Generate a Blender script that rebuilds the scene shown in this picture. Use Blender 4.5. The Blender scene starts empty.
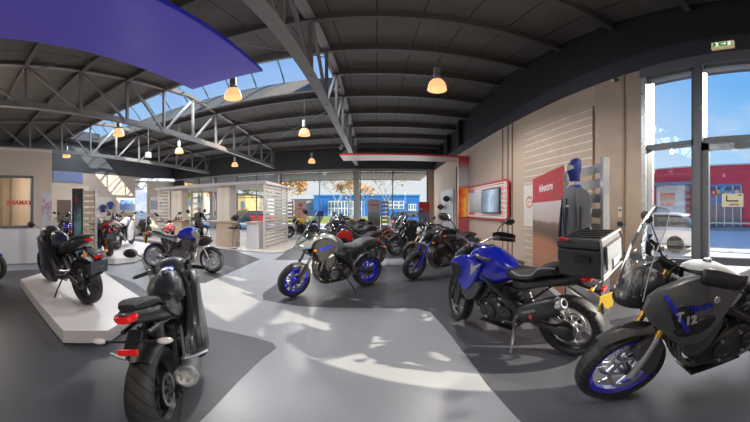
import bpy, math, random
from mathutils import Matrix, Vector
random.seed(7)
C = bpy.context.scene.collection
PI = math.pi
# ---------------- camera, world, sun, exposure ----------------
EYE = 1.48                      # camera height
S_, X0, H0 = 266.0, 376.4, 209.6  # panorama: pixels per radian, centre column, horizon row of the 750x422 frame
cam = bpy.data.cameras.new('camera'); camo = bpy.data.objects.new('camera', cam); C.objects.link(camo)
camo.location = (0, 0, EYE); camo.rotation_euler = (PI/2, 0, 0)
cam.type = 'PANO'; cam.clip_start = .05; cam.clip_end = 800
bpy.context.scene.render.engine = 'CYCLES'
for holder in (cam, getattr(cam, 'cycles', None)):
    if holder is None: continue
    try:
        holder.panorama_type = 'EQUIRECTANGULAR'
        holder.longitude_min = -X0/S_; holder.longitude_max = (750-X0)/S_
        holder.latitude_max = H0/S_; holder.latitude_min = -(422-H0)/S_
    except Exception as ex:
        print('pano', ex)
bpy.context.scene.camera = camo
vs = bpy.context.scene.view_settings
vs.view_transform = 'Standard'; vs.look = 'None'; vs.exposure = 0.0; vs.gamma = 1.0; vs.use_curve_mapping = False

w = bpy.data.worlds.new('world'); bpy.context.scene.world = w; w.use_nodes = True
nt = w.node_tree; nt.nodes.clear()
def N(nt, t, **kw):
    n = nt.nodes.new(t)
    for k, v in kw.items():
        if k.startswith('i_'):
            n.inputs[k[2:].replace('_', ' ')].default_value = v
        else: setattr(n, k, v)
    return n
out = N(nt, 'ShaderNodeOutputWorld'); bg = N(nt, 'ShaderNodeBackground'); bg.inputs[1].default_value = 1.2
tc = N(nt, 'ShaderNodeTexCoord'); sep = N(nt, 'ShaderNodeSeparateXYZ'); ramp = N(nt, 'ShaderNodeValToRGB')
cr = ramp.color_ramp; cr.elements[0].position = 0.0; cr.elements[0].color = (.30, .31, .33, 1)
cr.elements[1].position = 1.0; cr.elements[1].color = (.10, .32, .80, 1)
for p, c in ((.02, (.62, .74, .86, 1)), (.16, (.38, .63, .90, 1)), (.45, (.17, .44, .85, 1))):
    e = cr.elements.new(p); e.color = c
noi = N(nt, 'ShaderNodeTexNoise'); noi.inputs['Scale'].default_value = 3.2; noi.inputs['Detail'].default_value = 6
mp = N(nt, 'ShaderNodeMapping'); mp.inputs['Scale'].default_value = (1, 1, 3.2)
cl = N(nt, 'ShaderNodeValToRGB'); cl.color_ramp.elements[0].position = .46; cl.color_ramp.elements[1].position = .68
# more haze towards the north (y) than towards the east
hz = N(nt, 'ShaderNodeMapRange'); hz.inputs['From Min'].default_value = .2; hz.inputs['From Max'].default_value = .9; hz.inputs['To Min'].default_value = 0; hz.inputs['To Max'].default_value = 1.0
mx = N(nt, 'ShaderNodeMath', operation='MAXIMUM'); low = N(nt, 'ShaderNodeMapRange'); low.inputs['From Min'].default_value = .75; low.inputs['From Max'].default_value = .15; low.inputs['To Min'].default_value = 0; low.inputs['To Max'].default_value = 1
mu = N(nt, 'ShaderNodeMath', operation='MULTIPLY'); mix = N(nt, 'ShaderNodeMix', data_type='RGBA')
mix.inputs[7].default_value = (.74, .76, .78, 1)
L = nt.links.new
L(tc.outputs['Generated'], sep.inputs[0]); L(sep.outputs[2], ramp.inputs[0]); L(tc.outputs['Generated'], mp.inputs[0]); L(mp.outputs[0], noi.inputs[0]); L(noi.outputs[0], cl.inputs[0])
L(sep.outputs[1], hz.inputs[0]); L(sep.outputs[2], low.inputs[0])
cm = N(nt, 'ShaderNodeMath', operation='MULTIPLY'); cm.inputs[1].default_value = .55; L(cl.outputs[0], cm.inputs[0])
L(cm.outputs[0], mx.inputs[0]); L(hz.outputs[0], mx.inputs[1]); L(mx.outputs[0], mu.inputs[0]); L(low.outputs[0], mu.inputs[1])
L(mu.outputs[0], mix.inputs[0]); L(ramp.outputs[0], mix.inputs[6]); L(mix.outputs[2], bg.inputs[0]); L(bg.outputs[0], out.inputs[0])

sd = Vector((.9015, -.433, 0)).normalized(); SUN_EL = math.radians(23)
sv = Vector((sd.x*math.cos(SUN_EL), sd.y*math.cos(SUN_EL), math.sin(SUN_EL)))
sl = bpy.data.lights.new('sun', 'SUN'); sl.energy = 12.0; sl.angle = math.radians(.6); sl.color = (1, .87, .66)
so = bpy.data.objects.new('sun', sl); C.objects.link(so); so.rotation_euler = (-sv).to_track_quat('-Z', 'Y').to_euler(); so.location = (30, -15, 20)
def area(name, loc, rot, sx, sy, power, col):
    l = bpy.data.lights.new(name, 'AREA'); l.shape = 'RECTANGLE'; l.size = sx; l.size_y = sy; l.energy = power; l.color = col
    o = bpy.data.objects.new(name, l); C.objects.link(o); o.location = loc; o.rotation_euler = rot
    return o
# daylight falling in through the roof light and the glass fronts
area('skylight_daylight', (-8.4, 7.9, 6.0), (0, 0, 0), 14, 2.0, 520, (.86, .93, 1))
area('north_front_daylight', (-6, 16.9, 2.4), (-PI/2, 0, 0), 19, 3, 300, (.95, .97, 1))
area('east_front_daylight', (3.62, .9, 2.0), (0, PI/2, 0), 3.4, 2.6, 90, (1, .97, .93))

# ---------------- helpers ----------------
def floor_at(px, py, z=0):
    a, e = (px-X0)/S_, (H0-py)/S_; d = (z-EYE)/math.tan(e)
    return Vector((d*math.sin(a), d*math.cos(a), z))
MATS = {}
def mat(name, col, rough=.5, metal=0, spec=.5, coat=0, emis=None, es=1, trans=0, alpha=1, noise=0, nscale=8, bump=0, bscale=40, coords='Object'):
    if name in MATS: return MATS[name]
    m = bpy.data.materials.new(name); m.use_nodes = True; n = m.node_tree; b = n.nodes['Principled BSDF']
    b.inputs['Base Color'].default_value = (*col, 1); b.inputs['Roughness'].default_value = rough; b.inputs['Metallic'].default_value = metal
    b.inputs['Specular IOR Level'].default_value = spec; b.inputs['Coat Weight'].default_value = coat; b.inputs['Coat Roughness'].default_value = .05
    if emis: b.inputs['Emission Color'].default_value = (*emis, 1); b.inputs['Emission Strength'].default_value = es
    b.inputs['Transmission Weight'].default_value = trans; b.inputs['Alpha'].default_value = alpha
    t = n.nodes.new('ShaderNodeTexCoord')
    nz = n.nodes.new('ShaderNodeTexNoise'); nz.inputs['Scale'].default_value = nscale; nz.inputs['Detail'].default_value = 5
    n.links.new(t.outputs[coords], nz.inputs[0])
    if noise:
        mxx = n.nodes.new('ShaderNodeMix'); mxx.data_type = 'RGBA'
        mxx.inputs[6].default_value = (*[c*(1-noise) for c in col], 1); mxx.inputs[7].default_value = (*[min(1, c*(1+noise)) for c in col], 1)
        n.links.new(nz.outputs[0], mxx.inputs[0]); n.links.new(mxx.outputs[2], b.inputs['Base Color'])
    else:   # a very slight break-up of the gloss
        mr = n.nodes.new('ShaderNodeMapRange'); mr.inputs['To Min'].default_value = max(0, rough-.03); mr.inputs['To Max'].default_value = min(1, rough+.03)
        n.links.new(nz.outputs[0], mr.inputs[0]); n.links.new(mr.outputs[0], b.inputs['Roughness'])
    if bump:
        n2 = n.nodes.new('ShaderNodeTexNoise'); n2.inputs['Scale'].default_value = bscale; n.links.new(t.outputs[coords], n2.inputs[0])
        bp = n.nodes.new('ShaderNodeBump'); bp.inputs['Strength'].default_value = bump; bp.inputs['Distance'].default_value = .01
        n.links.new(n2.outputs[0], bp.inputs['Height']); n.links.new(bp.outputs[0], b.inputs['Normal'])
    MATS[name] = m
    return m
def glass(name, tint, amount=.08, rough=.02):
    """thin pane: mostly clear, tinted, a little reflective"""
    if name in MATS: return MATS[name]
    m = bpy.data.materials.new(name); m.use_nodes = True; n = m.node_tree; n.nodes.clear()
    o = n.nodes.new('ShaderNodeOutputMaterial'); tr = n.nodes.new('ShaderNodeBsdfTransparent'); tr.inputs[0].default_value = (*tint, 1)
    g = n.nodes.new('ShaderNodeBsdfGlossy'); g.inputs['Roughness'].default_value = rough
    ly = n.nodes.new('ShaderNodeLayerWeight'); ly.inputs[0].default_value = .25
    ma = n.nodes.new('ShaderNodeMath'); ma.operation = 'MULTIPLY_ADD'; ma.inputs[1].default_value = .45; ma.inputs[2].default_value = amount*.35
    mi = n.nodes.new('ShaderNodeMixShader'); n.links.new(ly.outputs['Fresnel'], ma.inputs[0]); n.links.new(ma.outputs[0], mi.inputs[0])
    n.links.new(tr.outputs[0], mi.inputs[1]); n.links.new(g.outputs[0], mi.inputs[2]); n.links.new(mi.outputs[0], o.inputs[0])
    MATS[name] = m
    return m
def stripes(name, c1, c2, axis, period, frac=.5, rough=.6, metal=0, offset=0, bump=0):
    """flat lines of c1 on c2, laid out along one object axis: boards, sheet joints, printed stripes"""
    if name in MATS: return MATS[name]
    m = bpy.data.materials.new(name); m.use_nodes = True; n = m.node_tree; b = n.nodes['Principled BSDF']; b.inputs['Roughness'].default_value = rough; b.inputs['Metallic'].default_value = metal
    t = n.nodes.new('ShaderNodeTexCoord'); s = n.nodes.new('ShaderNodeSeparateXYZ'); n.links.new(t.outputs['Object'], s.inputs[0])
    a = n.nodes.new('ShaderNodeMath'); a.operation = 'MULTIPLY_ADD'; a.inputs[1].default_value = 1/period; a.inputs[2].default_value = offset+1000
    n.links.new(s.outputs['XYZ'.index(axis)], a.inputs[0])
    f = n.nodes.new('ShaderNodeMath'); f.operation = 'FRACT'; n.links.new(a.outputs[0], f.inputs[0])
    g = n.nodes.new('ShaderNodeMath'); g.operation = 'LESS_THAN'; g.inputs[1].default_value = frac; n.links.new(f.outputs[0], g.inputs[0])
    nz = n.nodes.new('ShaderNodeTexNoise'); nz.inputs['Scale'].default_value = 3; nz.inputs['Detail'].default_value = 4; n.links.new(t.outputs['Object'], nz.inputs[0])
    mm = n.nodes.new('ShaderNodeMix'); mm.data_type = 'RGBA'; mm.inputs[6].default_value = (*c2, 1); mm.inputs[7].default_value = (*c1, 1); n.links.new(g.outputs[0], mm.inputs[0])
    m2 = n.nodes.new('ShaderNodeMix'); m2.data_type = 'RGBA'; m2.blend_type = 'MULTIPLY'; m2.inputs[0].default_value = .35
    n.links.new(mm.outputs[2], m2.inputs[6]); n.links.new(nz.outputs[0], m2.inputs[7]); n.links.new(m2.outputs[2], b.inputs['Base Color'])
    if bump:
        bp = n.nodes.new('ShaderNodeBump'); bp.inputs['Strength'].default_value = bump; bp.inputs['Distance'].default_value = .02
        n.links.new(g.outputs[0], bp.inputs['Height']); n.links.new(bp.outputs[0], b.inputs['Normal'])
    MATS[name] = m
    return m
def rampmat(name, stops, axis='Z', lo=0, hi=1, scale=6, distort=.3, rough=.4, emis=0):
    """printed picture: bands of colour along one axis, broken up by noise"""
    if name in MATS: return MATS[name]
    m = bpy.data.materials.new(name); m.use_nodes = True; n = m.node_tree; b = n.nodes['Principled BSDF']; b.inputs['Roughness'].default_value = rough
    t = n.nodes.new('ShaderNodeTexCoord'); s = n.nodes.new('ShaderNodeSeparateXYZ'); n.links.new(t.outputs['Object'], s.inputs[0])
    mr = n.nodes.new('ShaderNodeMapRange'); mr.inputs['From Min'].default_value = lo; mr.inputs['From Max'].default_value = hi; n.links.new(s.outputs['XYZ'.index(axis)], mr.inputs[0])
    nz = n.nodes.new('ShaderNodeTexNoise'); nz.inputs['Scale'].default_value = scale; nz.inputs['Detail'].default_value = 7; n.links.new(t.outputs['Object'], nz.inputs[0])
    a = n.nodes.new('ShaderNodeMath'); a.operation = 'MULTIPLY_ADD'; a.inputs[1].default_value = distort; n.links.new(nz.outputs[0], a.inputs[0])
    sb = n.nodes.new('ShaderNodeMath'); sb.operation = 'SUBTRACT'; sb.inputs[1].default_value = distort/2; n.links.new(mr.outputs[0], sb.inputs[0]); n.links.new(sb.outputs[0], a.inputs[2])
    r = n.nodes.new('ShaderNodeValToRGB'); n.links.new(a.outputs[0], r.inputs[0])
    e = r.color_ramp.elements; e[0].position = stops[0][0]; e[0].color = (*stops[0][1], 1); e[1].position = stops[-1][0]; e[1].color = (*stops[-1][1], 1)
    for p, c in stops[1:-1]:
        q = e.new(p); q.color = (*c, 1)
    n.links.new(r.outputs[0], b.inputs['Base Color'])
    if emis: n.links.new(r.outputs[0], b.inputs['Emission Color']); b.inputs['Emission Strength'].default_value = emis
    MATS[name] = m
    return m
def cr_interp(pts, sub):
    out = []
    n = len(pts)
    for i in range(n-1):
        p0, p1, p2, p3 = pts[max(i-1, 0)], pts[i], pts[i+1], pts[min(i+2, n-1)]
        for k in range(sub):
            t = k/sub
            out.append(tuple(.5*((2*b)+(-a+c)*t+(2*a-5*b+4*c-d)*t*t+(-a+3*b-3*c+d)*t**3) for a, b, c, d in zip(p0, p1, p2, p3)))
    out.append(tuple(pts[-1]))
    return out
def chaikin(pts, it=2):
    for _ in range(it):
        q = []
        for i in range(len(pts)):
            a, b = pts[i], pts[(i+1) % len(pts)]
            q.append(tuple(.8*x+.2*y for x, y in zip(a, b))); q.append(tuple(.2*x+.8*y for x, y in zip(a, b)))
        pts = q
    return pts
class MB:
    def __init__(s): s.v = []; s.f = []
    def add(s, v, f, M=None):
        b = len(s.v)
        s.v += [tuple(M @ Vector(p)) for p in v] if M else [tuple(p) for p in v]
        s.f += [tuple(b+i for i in q) for q in f]
        return s
    def box(s, c, d, rot=None, taper=0):
        x, y, z = d[0]/2, d[1]/2, d[2]/2; k = 1-taper
        v = [(-x, -y, -z), (x, -y, -z), (x, y, -z), (-x, y, -z), (-x*k, -y*k, z), (x*k, -y*k, z), (x*k, y*k, z), (-x*k, y*k, z)]
        f = [(0, 3, 2, 1), (4, 5, 6, 7), (0, 1, 5, 4), (1, 2, 6, 5), (2, 3, 7, 6), (3, 0, 4, 7)]
        M = Matrix.Translation(c)
        if rot is not None: M = M @ (rot if isinstance(rot, Matrix) else Matrix.Rotation(rot[0], 4, rot[1]))
        return s.add(v, f, M)
    def bar(s, a, b, wd, ht, up=(0, 0, 1)):
        a, b = Vector(a), Vector(b); d = b-a; l = d.length; d.normalize(); u = Vector(up)
        if abs(d.dot(u)) > .99: u = Vector((1, 0, 0))
        sd_ = d.cross(u).normalized(); u = sd_.cross(d)
        M = Matrix((( *d, 0), (*sd_, 0), (*u, 0), (0, 0, 0, 1))).transposed(); M.translation = (a+b)/2
        return s.box((0, 0, 0), (l, wd, ht), M)
    def lathe(s, prof, c=(0, 0, 0), axis=(0, 0, 1), n=16, M=None, cap=True):
        """prof: (radius, along) list"""
        q = Vector((0, 0, 1)).rotation_difference(Vector(axis).normalized()).to_matrix().to_4x4(); T = Matrix.Translation(c) @ q
        if M: T = M @ T
        v = []; f = []
        for r, h in prof:
            for i in range(n):
                t = 2*PI*i/n; v.append((r*math.cos(t), r*math.sin(t), h))
        for j in range(len(prof)-1):
            for i in range(n):
                k = (i+1) % n; f.append((j*n+i, j*n+k, (j+1)*n+k, (j+1)*n+i))
        if cap and prof[0][0] > 1e-5 and prof[0] != prof[-1]: f.append(tuple(reversed(range(n))))
        if cap and prof[-1][0] > 1e-5 and prof[0] != prof[-1]: f.append(tuple(range((len(prof)-1)*n, len(prof)*n)))
        return s.add(v, f, T)
    def cyl(s, a, b, r, r2=None, n=12):
        a, b = Vector(a), Vector(b); r2 = r if r2 is None else r2
        return s.lathe([(r, 0), (r2, (b-a).length)], a, b-a, n)
    def tube(s, pts, r, n=8, sub=0):
        if sub: pts = cr_interp([tuple(p) for p in pts], sub)
        pts = [Vector(p) for p in pts]; v = []; f = []; m = len(pts); pn = None
        for i, p in enumerate(pts):
            d = (pts[min(i+1, m-1)]-pts[max(i-1, 0)]).normalized()
            if pn is None: u = d.orthogonal().normalized()
            else: u = (pn-d*pn.dot(d)).normalized()
            pn = u; w_ = d.cross(u); rr = r[min(i*len(r)//m, len(r)-1)] if isinstance(r, (list, tuple)) else r
            for k in range(n):
                t = 2*PI*k/n; v.append(p+u*rr*math.cos(t)+w_*rr*math.sin(t))
        for i in range(m-1):
            for k in range(n):
                k2 = (k+1) % n; f.append((i*n+k, i*n+k2, (i+1)*n+k2, (i+1)*n+k))
        f.append(tuple(reversed(range(n)))); f.append(tuple(range((m-1)*n, m*n)))
        return s.add(v, f)
    def loft(s, st, sub=3, n=16, e=2.5, y0=0, M=None):
        """stations (x, ztop, zbot, halfwidth, taper): superellipse rings stacked along x"""
        st = [tuple(q)+(0,)*(5-len(q)) for q in st]
        st = cr_interp(st, sub) if sub > 1 else st
        v = []; f = []
        for x, zt, zb, hw, tp in st:
            zc, hh = (zt+zb)/2, max((zt-zb)/2, .002); hw = max(hw, .002)
            for k in range(n):
                t = 2*PI*k/n; c_, s_2 = math.cos(t), math.sin(t)
                yy = math.copysign(abs(c_)**(2/e), c_); zz = math.copysign(abs(s_2)**(2/e), s_2)
                v.append((x, y0+hw*yy*(1-tp*(zz+1)/2), zc+hh*zz))
        m = len(st)
        for i in range(m-1):
            for k in range(n):
                k2 = (k+1) % n; f.append((i*n+k, (i+1)*n+k, (i+1)*n+k2, i*n+k2))
        f.append(tuple(range(n))); f.append(tuple(reversed(range((m-1)*n, m*n))))
        return s.add(v, f, M)
    def panel(s, outl, side, y0, bulge=.02, thick=.012, fy=None, smooth=1, inset=.92):
        """body panel: outline in x,z standing at y = side*(y0+fy), domed outward"""
        P = chaikin([tuple(p) for p in outl], smooth) if smooth else outl
        cx = sum(p[0] for p in P)/len(P); cz = sum(p[1] for p in P)/len(P); n = len(P)
        g = fy or (lambda x, z: 0)
        rings = []
        for sc, b in ((1, -thick), (1, 0), (.975, bulge*.5), (inset, bulge*.85), (.5, bulge)):
            rings.append([(cx+(x-cx)*sc, cz+(z-cz)*sc, b) for x, z in P])
        v = []; f = []
        for r in rings:
            for x, z, b in r: v.append((x, side*(y0+g(x, z)+b), z))
        v.append((cx, side*(y0+g(cx, cz)+bulge), cz)); v.append((cx, side*(y0+g(cx, cz)-thick), cz))
        for j in range(4):
            for i in range(n):
                k = (i+1) % n; f.append((j*n+i, j*n+k, (j+1)*n+k, (j+1)*n+i) if side > 0 else (j*n+i, (j+1)*n+i, (j+1)*n+k, j*n+k))
        for i in range(n):
            k = (i+1) % n; f.append((4*n+i, 4*n+k, 5*n) if side > 0 else (4*n+k, 4*n+i, 5*n)); f.append((k, i, 5*n+1) if side > 0 else (i, k, 5*n+1))
        return s.add(v, f)
    def prism(s, pts, z0, z1):
        n = len(pts); v = [(x, y, z0) for x, y in pts]+[(x, y, z1) for x, y in pts]
        f = [tuple(reversed(range(n))), tuple(range(n, 2*n))]+[(i, (i+1) % n, n+(i+1) % n, n+i) for i in range(n)]
        return s.add(v, f)
    def ball(s, c, r, n=12, sc=(1, 1, 1)):
        m = n//2+1; prof = [(max(r*math.sin(PI*i/m), 1e-6), -r*math.cos(PI*i/m)) for i in range(m+1)]
        T = Matrix.Translation(c) @ Matrix.Diagonal((*sc, 1))
        return s.lathe(prof, n=n, M=T)
    def build(s, name, m, parent=None, M=None, flat=False, smooth_angle=38):
        me = bpy.data.meshes.new(name); me.from_pydata(s.v, [], s.f); me.validate(); me.update()
        if not flat:
            for p in me.polygons: p.use_smooth = True
            me.set_sharp_from_angle(angle=math.radians(smooth_angle))
        me.materials.append(m)
        o = bpy.data.objects.new(name, me); C.objects.link(o)
        if parent: o.parent = parent
        if M is not None: o.matrix_local = M
        return o
def tag(o, label=None, cat=None, group=None, kind=None):
    if label: o['label'] = label
    if cat: o['category'] = cat
    if group: o['group'] = group
    if kind: o['kind'] = kind
    return o
def empty(name, loc, rz=0, label=None, cat=None, group=None, lean=0):
    o = bpy.data.objects.new(name, None); C.objects.link(o); o.location = loc; o.rotation_euler = (lean, 0, rz); o.empty_display_size = .1
    return tag(o, label, cat, group)
def kids(o): return [c for c in bpy.data.objects if c.parent is o]
def copy_tree(o, parent=None):
    c = o.copy(); C.objects.link(c); c.parent = parent
    for ch in kids(o): copy_tree(ch, c)
    return c
def text(name, s, size, m, parent=None, M=None, depth=.002, align='CENTER', bold=0):
    cu = bpy.data.curves.new(name, 'FONT'); cu.body = s; cu.size = size; cu.extrude = depth; cu.align_x = align; cu.align_y = 'CENTER'; cu.offset = bold; cu.resolution_u = 3
    t = bpy.data.objects.new('tmp', cu); C.objects.link(t)
    dg = bpy.context.evaluated_depsgraph_get(); me = bpy.data.meshes.new_from_object(t.evaluated_get(dg)); bpy.data.objects.remove(t)
    me.name = name; me.materials.clear(); me.materials.append(m)
    o = bpy.data.objects.new(name, me); C.objects.link(o)
    if parent: o.parent = parent
    if M is not None: o.matrix_local = M
    return o
def frame_M(origin, xdir, ydir=(0, 0, 1)):
    """matrix whose local x runs along xdir and local y along ydir (text and signs on walls)"""
    x = Vector(xdir).normalized(); y = Vector(ydir).normalized(); z = x.cross(y).normalized(); y = z.cross(x)
    M = Matrix(((*x, 0), (*y, 0), (*z, 0), (0, 0, 0, 1))).transposed(); M.translation = Vector(origin)
    return M
def struct(mb, name, m, flat=True): return tag(mb.build(name, m, flat=flat), kind='structure')
def B(c, d): return MB().box(c, d)
def B2(x0, x1, y0, y1, z0, z1): return MB().box(((x0+x1)/2, (y0+y1)/2, (z0+z1)/2), (abs(x1-x0), abs(y1-y0), abs(z1-z0)))
# ---------------- structure ----------------
XE, XU, YN, YS, XW, ZT = 3.70, 4.10, 17.1, -3.2, -16.3, 4.03   # east lining, east upper wall, north front, south wall, west wall, fascia underside
RIDGE_Y, RIDGE_Z, SL = 7.9, 6.30, .082
def roof_z(y): return RIDGE_Z-SL*abs(y-RIDGE_Y)
M_floor = mat('floor_grey', (.36, .375, .41), .33, noise=.10, nscale=1.6, bump=.02, bscale=300)
M_mat = mat('floor_charcoal', (.080, .084, .100), .42, noise=.25, nscale=90, bump=.08, bscale=400)
M_beige = mat('wall_beige', (.58, .46, .37), .7, noise=.04, nscale=2)
M_panel = stripes('beige_siding', (.59, .468, .375), (.555, .435, .35), 'Z', .062, .88, .6)
M_dark = stripes('dark_sheet', (.030, .031, .042), (.020, .021, .030), 'Z', .22, .93, .55)
M_fascia = mat('dark_fascia', (.040, .041, .056), .5)
M_nfascia = mat('north_fascia', (.060, .062, .068), .55)
M_deck = stripes('roof_deck', (.010, .010, .010), (.155, .145, .135), 'X', .88, .025, .75)
M_steel = mat('truss_paint', (.21, .20, .195), .45, noise=.06)
M_steeld = mat('dark_steel', (.07, .07, .08), .4)
M_alu = mat('window_frame_grey', (.14, .155, .18), .35)
M_alul = mat('silver_aluminium', (.62, .64, .67), .28, metal=.7)
M_white = mat('white_laminate', (.78, .78, .80), .35)
M_cream = mat('cream_laminate', (.70, .63, .55), .45)
M_wood = mat('pale_wood_laminate', (.62, .50, .37), .45, noise=.08, nscale=5)
M_black = mat('black_plastic', (.012, .012, .014), .42)
M_pane = glass('clear_pane', (.95, .97, .98))
M_sky = glass('rooflight_pane', (.66, .78, .92))

struct(B2(XW, XU, YS, YN+.1, -.12, 0), 'floor', M_floor)
# darker floor fields
fields = [
 [(-.94, 2.48), (-1.35, 2.56), (-2.1, 2.5), (-3.0, 2.85), (-4.4, 3.3), (-6.2, 2.9), (-6.2, -3.1), (-.5, -3.1), (-.66, 0), (-.85, .9), (-.97, 1.6), (-.99, 2.1)],
 [(-1.88, 3.86), (-1.2, 3.74), (-.09, 3.82), (.72, 3.75), (.80, 2.9), (.80, 2.1), (.76, 1.4), (.70, .6), (.6, -3.1), (3.69, -3.1), (3.69, 7.25), (.2, 7.0), (-.9, 6.7), (-1.9, 5.3)],
 [(.2, 7.9), (3.69, 8.1), (3.69, 16.6), (.1, 16.6)],
 [(-2.9, 7.2), (-.55, 7.9), (-.6, 16.6), (-3.2, 16.6), (-3.4, 11.4)],
 [tuple(floor_at(*p).xy) for p in ((260, 259), (222, 246), (186, 243), (140, 258), (152, 284), (205, 283))],
 [(-9.6, 5.2), (-7.2, 4.6), (-6.9, 6.6), (-8.2, 9.4), (-14, 12), (-15.5, 8)],
]
for k, f in enumerate(fields):
    P = chaikin(f, 1) if k in (0, 1) else f
    mb = MB().prism(P, -.004, .003 if k < 1 else .003+.0004*k)
    struct(mb, 'trim_%d' % (k+1), M_mat)
# threshold platform under the service desk
struct(MB().prism([(-11, 8.2), (-3.35, 8.2), (-3.1, 8.5), (-3.1, 12.2), (-11, 12.2)], 0, .035), 'trim_8', mat('platform_vinyl', (.55, .50, .46), .4, noise=.05))

# roof deck: two slopes with the glazed strip left open between them
SK0, SK1, SKX0, SKX1 = 6.62, 9.15, -15.6, -1.35
def slab(x0, x1, y0, y1, t=.12):
    z0, z1 = roof_z(y0), roof_z(y1)
    return MB().add([(x0, y0, z0), (x1, y0, z0), (x1, y1, z1), (x0, y1, z1), (x0, y0, z0+t), (x1, y0, z0+t), (x1, y1, z1+t), (x0, y1, z1+t)],
        [(0, 3, 2, 1), (4, 5, 6, 7), (0, 1, 5, 4), (1, 2, 6, 5), (2, 3, 7, 6), (3, 0, 4, 7)])
cm_ = slab(XW-.2, XU+.3, YS-.2, SK0)
for a in (slab(XW-.2, XU+.3, SK1, YN+.2), slab(XW-.2, SKX0, SK0, RIDGE_Y), slab(XW-.2, SKX0, RIDGE_Y, SK1), slab(SKX1, XU+.3, SK0, RIDGE_Y), slab(SKX1, XU+.3, RIDGE_Y, SK1)):
    cm_.add(a.v, a.f)
struct(cm_, 'ceiling', M_deck)
# east: beige lining to the glazing, dark band above, set-back dark upper wall
GY0, GY1 = .02, 2.32      # east glazing from y to y
struct(B2(XE, XE+.25, GY1+.06, YN, 0, ZT), 'wall_east', M_beige)
struct(B2(XE-.012, XE, GY1+.06, 3.42, .1, ZT-.02), 'wall_panel_east', M_panel)
e2 = B2(XE, XE+.25, YS, -2.85, 0, ZT); q = B2(XE, XE+.25, -2.72, GY0, 0, ZT); e2.add(q.v, q.f); q = B2(XE, XE+.25, -2.85, -2.72, 3.3, ZT); e2.add(q.v, q.f); q = B2(XE, XE+.25, -2.85, -2.72, 0, .3); e2.add(q.v, q.f)
struct(e2, 'wall_southeast', M_beige)
struct(B2(XE-.01, XU+.3, YS, YN, ZT, 4.40), 'wall_band_east', M_fascia)
struct(B2(XU, XU+.2, YS, YN, 4.40, 6.5), 'wall_upper_east', M_dark)
struct(B2(XE-.02, XE, 3.42, YN, 0, .09), 'baseboard_east', mat('baseboard_brown', (.10, .075, .065), .5))
for i, y in enumerate((7.18, 6.84, 6.58, 2.74, 11.9)):
    struct(B2(XE-.035, XE, y-.018, y+.018, .0, ZT if i < 4 else 3.5), 'trim_%d' % (10+i), mat('joint_brown', (.34, .25, .20), .6))
for i, y in enumerate((12.3, 14.4, 16.2)):
    struct(B2(XU-.22, XU, y-.12, y+.12, 4.4, roof_z(y)), 'trim_%d' % (20+i), M_dark)
# north
nm = B2(XW, XU+.2, YN, YN+.2, ZT+.06, 6.0); nm.add(*(lambda b: (b.v, b.f))(B2(XW, -15.2, YN, YN+.2, 0, ZT+.06))); 
struct(nm, 'wall_north', M_nfascia)
struct(B2(XE-.35, XE+.25, YN-.05, YN+.2, 0, ZT+.06), 'wall_northeast', M_beige)
struct(B2(-15.2, XE-.35, YN, YN+.1, 0, .12), 'trim_30', M_alu)
struct(B2(XW, XE, YN-.06, YN, ZT-.02, ZT+.1), 'trim_31', mat('pale_steel', (.42, .43, .45), .4))
# west wall, with a side bay and high strip window
struct(B2(XW-.2, XW, YS, YN, 0, ZT), 'wall_west', M_beige)
struct(B2(XW-.2, XW+.05, YS, YN, ZT, 6.2), 'wall_upper_west', M_nfascia)
struct(B2(XW, XU+.2, YS-.2, YS, 0, 6.0), 'wall_south', M_cream)
# columns of the north front
for i, x in enumerate((-1.25, -6.62, -12.0)):
    struct(B2(x-.15, x+.15, YN-.32, YN-.02, 0, ZT+.05), 'column_%d' % (i+1), mat('column_grey', (.34, .32, .31), .5))
# glazing of the north front: one unit per bay
def glazing(name, u0, u1, z0, z1, at, fixed, mull=(), trans=(), fw=.06, fd=.1, axis='x', pm=None):
    """a window in the plane axis = fixed; frame with mullions as the thing, panes as its child"""
    fr = MB(); P = MB()
    def bx(m_, a0, a1, b0, b1, d0, d1):
        q = B2(a0, a1, fixed+d0, fixed+d1, b0, b1) if axis == 'x' else B2(fixed+d0, fixed+d1, a0, a1, b0, b1)
        m_.add(q.v, q.f)
    for a, b in ((u0, u0+fw), (u1-fw, u1)): bx(fr, a, b, z0, z1, 0, fd)
    for z in (z0, z1-fw): bx(fr, u0, u1, z, z+fw, 0, fd)
    for m_ in mull: bx(fr, m_-fw/2, m_+fw/2, z0, z1, 0, fd)
    for t in trans: bx(fr, u0, u1, t-fw/2, t+fw/2, 0, fd)
    bx(P, u0+.01, u1-.01, z0+.01, z1-.01, fd*.45, fd*.55)
    o = tag(fr.build(name, M_alu, flat=True), kind='structure')
    P.build('window_pane', pm or M_pane, o, flat=True)
    return o
glazing('window_1', -1.08, 3.34, .12, ZT, 0, YN, mull=(1.05,))
glazing('window_2', -6.45, -1.42, .12, ZT, 0, YN, mull=(-3.72,))
glazing('window_3', -11.83, -6.80, .12, ZT, 0, YN, mull=(-9.9, -8.3), trans=(2.35,))
glazing('window_4', -15.2, -12.17, .12, ZT, 0, YN, mull=(-13.5,), trans=(2.9,))
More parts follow.
